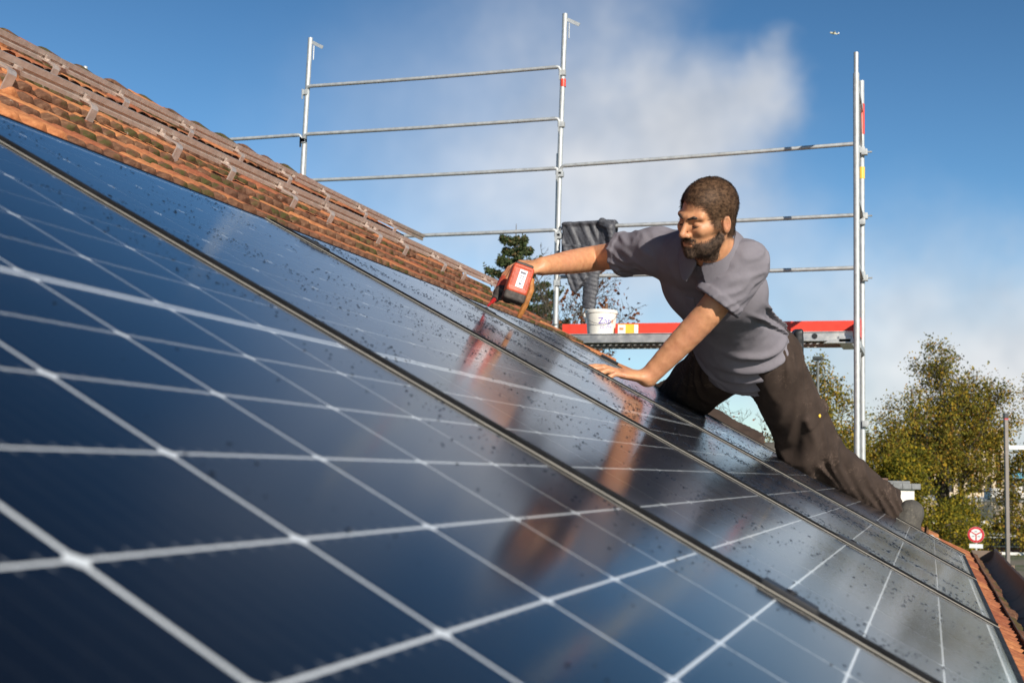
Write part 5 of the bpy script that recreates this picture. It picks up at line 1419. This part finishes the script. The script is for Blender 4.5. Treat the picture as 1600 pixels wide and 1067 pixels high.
# ---- boots
def boot(An, toe_dir, up, name):
    toe_dir = unit(toe_dir); up = unit(up - toe_dir * (up @ toe_dir)); heel = An - up * 0.055 - toe_dir * 0.03; toe = heel + toe_dir * 0.22; side = np.cross(toe_dir, up)
    def upper(P):
        d = limb(P, [An + up * 0.03, An - up * 0.01, heel + toe_dir * 0.03 + up * 0.01], [0.044, 0.044, 0.040], 0.03)
        d = smin(d, ecap(P, heel + toe_dir * 0.06 + up * 0.005, toe - toe_dir * 0.03 - up * 0.008, side, (0.040, 0.040), (0.044, 0.030)), 0.03)
        d = d - 0.003 * ridged(pnoise(np.stack([(P - heel) @ toe_dir * 40, (P - heel) @ up * 30, (P - heel) @ side * 8], 1)))
        return cut(d, P, heel - up * 0.028, -up, 0.003)
    def sole(P):
        w = (P - heel) @ toe_dir; d = ecap(P, heel + toe_dir * 0.0, toe - toe_dir * 0.025, side, (0.042, 0.05), (0.047, 0.05)); z = (P - heel) @ up
        tread = 0.004 * (np.sin(w * 260) > 0.2)
        return np.maximum(d - 0.002, np.maximum(z + 0.022, -0.048 + tread - z))
    lo, hi = bbox([An, heel, toe], 0.10)
    v, f = surface(upper, lo, hi, 0.0045); m_, _ = mesh_np(name, [(v, f)]); o = mlink(name, m_, M_BOOT)
    v, f = surface(lambda P: sole(P) * 0.8, lo, hi, 0.004); m_, _ = mesh_np('sole', [(v, f)]); mlink('sole', m_, M_SOLE, o)
boot(RA + unit(RA - RK) * 0.015, -A3(N_) * 0.72 + unit(RA - RK) * 0.45 , -unit(RA - RK) + A3(N_) * 0.2, 'work_boot')
boot(LA + unit(LA - LK) * 0.050 - A3(N_) * 0.006 + A3(T_) * 0.045, A3(T_) * 0.9 + A3(S_) * 0.10 - A3(N_) * 0.02, A3(N_) * 0.9 - unit(LA - LK) * 0.25, 'work_boot')

# ------------------------------------------------------------------ cordless driver in the right hand
M_TRED = simple('red_tool_plastic', (0.44, 0.070, 0.030), 0.5, 0, 0.25, 60, 0.15, 200, 'world'); M_TBLK = simple('worn_black_rubber', (0.045, 0.035, 0.030), 0.7, 0, 0.5, 60, 0.3, 120, 'world')
M_LABEL = simple('white_label', (0.75, 0.74, 0.74), 0.5, 0, 0.05, 50, space='world'); M_INK = simple('label_ink', (0.10, 0.09, 0.12), 0.5, 0, 0.05, 50); M_STRAP = simple('dirty_orange_strap', (0.34, 0.13, 0.03), 0.7, 0, 0.35, 60, 0.2, 100, 'world')
BITTIP = st(SEAM1 + 2 * PITCHS, -0.73, 0.016)
drv = empty('cordless_driver', BITTIP); tag(drv, 'red and black cordless screwdriver held on the module clamp', 'power tool')
DVO = Vector(A3(drv.location))
def dlink(name, me, mat, parent=drv):
    o = link(name, me, mat, parent)
    if parent is drv: o.location = -DVO
    return o
BM = np.stack([TS, TD, TN])
def bsurf(name, fn, c, m_, res, mat, parent=drv):
    v, f = surface(fn, A3(c) - m_, A3(c) + m_, res); me, _ = mesh_np(name, [(v, f)]); return dlink(name, me, mat, parent)
bat = bsurf('battery', lambda P: smax(rbox(P, BAT - TN * 0.030 - TD * 0.010, (0.034, 0.046, 0.030), BM, 0.009), -(rbox(P, BAT - TD * 0.012, (0.026, 0.034, 0.0022), BM, 0.001)), 0.001), BAT, 0.11, 0.0028, M_TRED)
bsurf('battery_base', lambda P: rbox(P, BAT - TN * 0.031 + TD * 0.045, (0.0345, 0.015, 0.031), BM, 0.008), BAT + TD * 0.04, 0.08, 0.0028, M_TBLK, bat)
bsurf('battery_latch', lambda P: rbox(P, BAT - TN * 0.03 - TD * 0.058, (0.028, 0.006, 0.024), BM, 0.004), BAT - TD * 0.05, 0.06, 0.0028, M_TBLK, bat)
def slab(name, c, sx, sy, th_, mat, parent):
    b = MB(); R3 = Matrix((TS, TD, TN)).transposed(); b.box(c, (sx, sy, th_), R3); o = b.build(name, mat, parent); return o
lb = slab('label', BAT - TN * 0.0012 - TD * 0.012 - TS * 0.002, 0.024, 0.056, 0.0012, M_LABEL, bat)
for j, (dy, w_, h_) in enumerate(((-0.031, 0.018, 0.006), (-0.020, 0.014, 0.0025), (-0.013, 0.016, 0.002), (-0.006, 0.010, 0.002), (0.004, 0.008, 0.006))):
    slab('label_print', BAT - TN * 0.0004 + TD * dy - TS * 0.002, w_, h_, 0.0006, M_INK, lb)
grip0 = BAT - TN * 0.055; grip1 = BAT - TN * 0.175
MOT = grip1 - TN * 0.02
bsurf('grip', lambda P: smin(limb(P, [grip0, grip1], [0.020, 0.021], 0.01), capsule(P, grip1 + TD * 0.02, grip1 - TD * 0.01, 0.024, 0.024), 0.02), (grip0 + grip1) / 2, 0.11, 0.003, M_TBLK)
BT = A3(BITTIP); HX = unit(BT - (MOT - TD * 0.03)); m0 = MOT - TD * 0.035 - HX * 0.02; m1 = m0 + HX * 0.105
hs = bsurf('motor_housing', lambda P: limb(P, [m0, m0 + HX * 0.06, m1], [0.033, 0.034, 0.027], 0.01), (m0 + m1) / 2, 0.12, 0.003, M_TRED)
ck = BT - HX * 0.055; b = MB(); b.tube([m1, m1 + (ck - m1) * 0.45, m1 + (ck - m1) * 0.5, ck], [0.024, 0.022, 0.016, 0.011], 16); dl = b.build('chuck', M_TBLK, hs, smooth=40)
b = MB(); b.tube([ck, ck + HX * 0.02], [0.007, 0.007], 8); b.tube([ck + HX * 0.02, BT - HX * 0.002], [0.004, 0.0035], 8); b.build('driver_bit', simple('red_bit_sleeve', (0.50, 0.03, 0.03), 0.35, 0.3, 0.1, 50), hs, smooth=40)
b = MB(); so_ = BAT + TS * 0.0; pts_ = [BAT - TN * 0.05 + camv(0.046, 0.016, 0), BAT - TN * 0.03 + camv(0.040, -0.02, 0.0), BAT - TN * 0.03 + camv(0.022, -0.065, 0.0), BAT - TN * 0.05 + camv(0.006, -0.100, 0.0)]
b.tube(pts_, [0.008, 0.010, 0.010, 0.008], 8); b.build('wrist_strap', M_STRAP, drv, smooth=40)
for o in drv.children_recursive:
    if o.parent is drv and o.name.startswith('wrist_strap'): o.location = -DVO

# ------------------------------------------------------------------ the jacket's cloth, draped over the rail
JO = A3(jk.location)
def poly_sdf(x, z, pts):
    d = np.full(len(x), 1e9); s = np.ones(len(x)); n_ = len(pts)
    for i in range(n_):
        ax_, az_ = pts[i]; bx_, bz_ = pts[i - 1]; ex_, ez_ = bx_ - ax_, bz_ - az_; wx, wz_ = x - ax_, z - az_
        t = np.clip((wx * ex_ + wz_ * ez_) / (ex_ * ex_ + ez_ * ez_), 0, 1); d = np.minimum(d, (wx - ex_ * t) ** 2 + (wz_ - ez_ * t) ** 2)
        c1 = z >= az_; c2 = z < bz_; c3 = ex_ * wz_ > ez_ * wx
        s = np.where((c1 & c2 & c3) | (~c1 & ~c2 & ~c3), -s, s)
    return s * np.sqrt(d)
OUT_A = [(-0.243, 0.03), (-0.10, 0.022), (0.06, 0.032), (0.16, 0.045), (0.249, 0.03), (0.245, -0.12), (0.225, -0.26), (0.15, -0.40), (0.02, -0.47), (-0.100, -0.61), (-0.145, -0.58), (-0.205, -0.40), (-0.240, -0.22)]
def cloth(P, outline, y_off, seed, tilt, th, wave):
    q = P - JO; x, y, z = q[:, 0], q[:, 1], q[:, 2]
    o3 = np.full(len(x), seed)
    f = ridged(pnoise(np.stack([x * 11 + z * (3 + 2 * tilt), z * 2.4, o3], 1))) * wave + 0.010 * pnoise(np.stack([x * 24 + z * 6, z * 9, o3 + 5], 1))
    w = 0.035 * pnoise(np.stack([x * 4, z * 4, o3 + 2], 1))
    stripe = np.abs(np.sin((x * (0.9 - tilt) + z * (0.25 + tilt) + w) * math.pi / 0.056)) ** 0.55
    d2 = poly_sdf(x + 0.012 * pnoise(q * 12), z + 0.012 * pnoise(q * 11 + 7), outline)
    dy = np.abs(y - y_off - f) - th - 0.008 * stripe
    return smax(d2, dy * 0.7, 0.016)
def jacket(P):
    q = P - JO; z = q[:, 2]
    d = cloth(P, OUT_A, -0.040, 1.3, 0.15, 0.012, 0.030)
    fl = cloth(P, [(-0.23, -0.16), (0.10, -0.20), (0.17, -0.31), (0.02, -0.46), (-0.100, -0.61), (-0.145, -0.58), (-0.205, -0.40)], -0.075, 4.6, 0.75, 0.010, 0.018)
    d = smin(d, fl, 0.006)
    d = smin(d, cloth(P, [(-0.243, 0.03), (0.249, 0.03), (0.23, -0.30), (-0.22, -0.34)], 0.050, 8.1, 0.1, 0.012, 0.015), 0.004)
    d = smin(d, ecap(q, (-0.225, 0.004, 0.018), (0.232, 0.004, 0.022), (0, 1, 0), (0.056, 0.022), (0.056, 0.022)) - 0.006 * pnoise(q * 20), 0.02)
    ring = 0.0045 * np.abs(np.sin((z + 0.30 * q[:, 0]) * math.pi / 0.038)) ** 0.6
    s_ = ecap(q, (0.045, -0.030, -0.34), (0.012, -0.040, -0.80), (1, 0, 0), (0.070, 0.032), (0.052, 0.028)) - ring - 0.007 * pnoise(q * 14)
    d = smin(d, np.maximum(s_, -0.745 - z - 0.2 * (q[:, 0] - 0.01)), 0.008)
    c_ = limb(q, [A3((0.13, -0.05, 0.02)), A3((0.205, -0.062, -0.03)), A3((0.222, -0.055, -0.16))], [0.034, 0.034, 0.030], 0.02) - ring - 0.006 * pnoise(q * 25)
    return smin(d, c_, 0.006) * 0.75
v, f = surface(jacket, JO + A3((-0.34, -0.2, -0.82)), JO + A3((0.34, 0.16, 0.12)), 0.0078)
me, _ = mesh_np('jacket_cloth', [(v, f)]); o = link('jacket_cloth', me, M_PUFF, jk); o.location = -Vector(JO)

# ------------------------------------------------------------------ odds and ends beside the worker's foot
def bit(name, label, cat, mb, mat, loc, rot=(0, 0, 0), smooth=False):
    o = mb.build(name, mat, smooth=smooth); o.location = loc; o.rotation_euler = rot; tag(o, label, cat); return o
rp = A3(RP_(1431, 815, -0.02))
b = MB(); b.prism([(-0.016, -0.03), (0.014, -0.034), (0.012, 0.035), (0.004, 0.050), (-0.010, 0.040)], -0.007, 0.007, lambda x, y, z: (x, z, y))
bit('broken_tile', 'taller upright shard of broken orange tile beside the worker\'s foot', 'tile shard', b, M_TILE, SP(3.62, 0.69, -0.028) , (0.1, 0.12, 0.5))
b = MB(); b.prism([(-0.010, -0.03), (0.009, -0.034), (0.009, 0.040), (0.002, 0.052)], -0.006, 0.006, lambda x, y, z: (x, z, y))
bit('broken_tile', 'narrower upright shard of broken orange tile next to the grey rubble sack', 'tile shard', b, M_TILE, SP(3.64, 0.725, -0.025), (0.05, -0.05, 0.7))
b = MB(); b.box((0, 0, 0), (0.05, 0.07, 0.04), bevel=0.005)
bit('clamp_block', 'black plastic clamp block at the farthest module\'s edge', 'clamp', b, M_BLACK, SP(3.53, 0.70, -0.022), (0, ALPHA, 0.1))
sc_ = SP(3.75, 0.765, -0.085)
v, f = surface(lambda P: ell(P, sc_, (0.055, 0.08, 0.075)) - 0.016 * ridged(pnoise((P - sc_) * 22)) - 0.006 * pnoise(P * 60), sc_ - 0.17, sc_ + 0.17, 0.006)
me, _ = mesh_np('rubble_sack', [(v, f)]); o = link('rubble_sack', me, simple('grey_mesh_sack', (0.40, 0.38, 0.36), 0.9, 0, 0.35, 90, 0.6, 200, 'world')); tag(o, 'crumpled grey mesh sack on the tiles beyond the foot', 'sack')
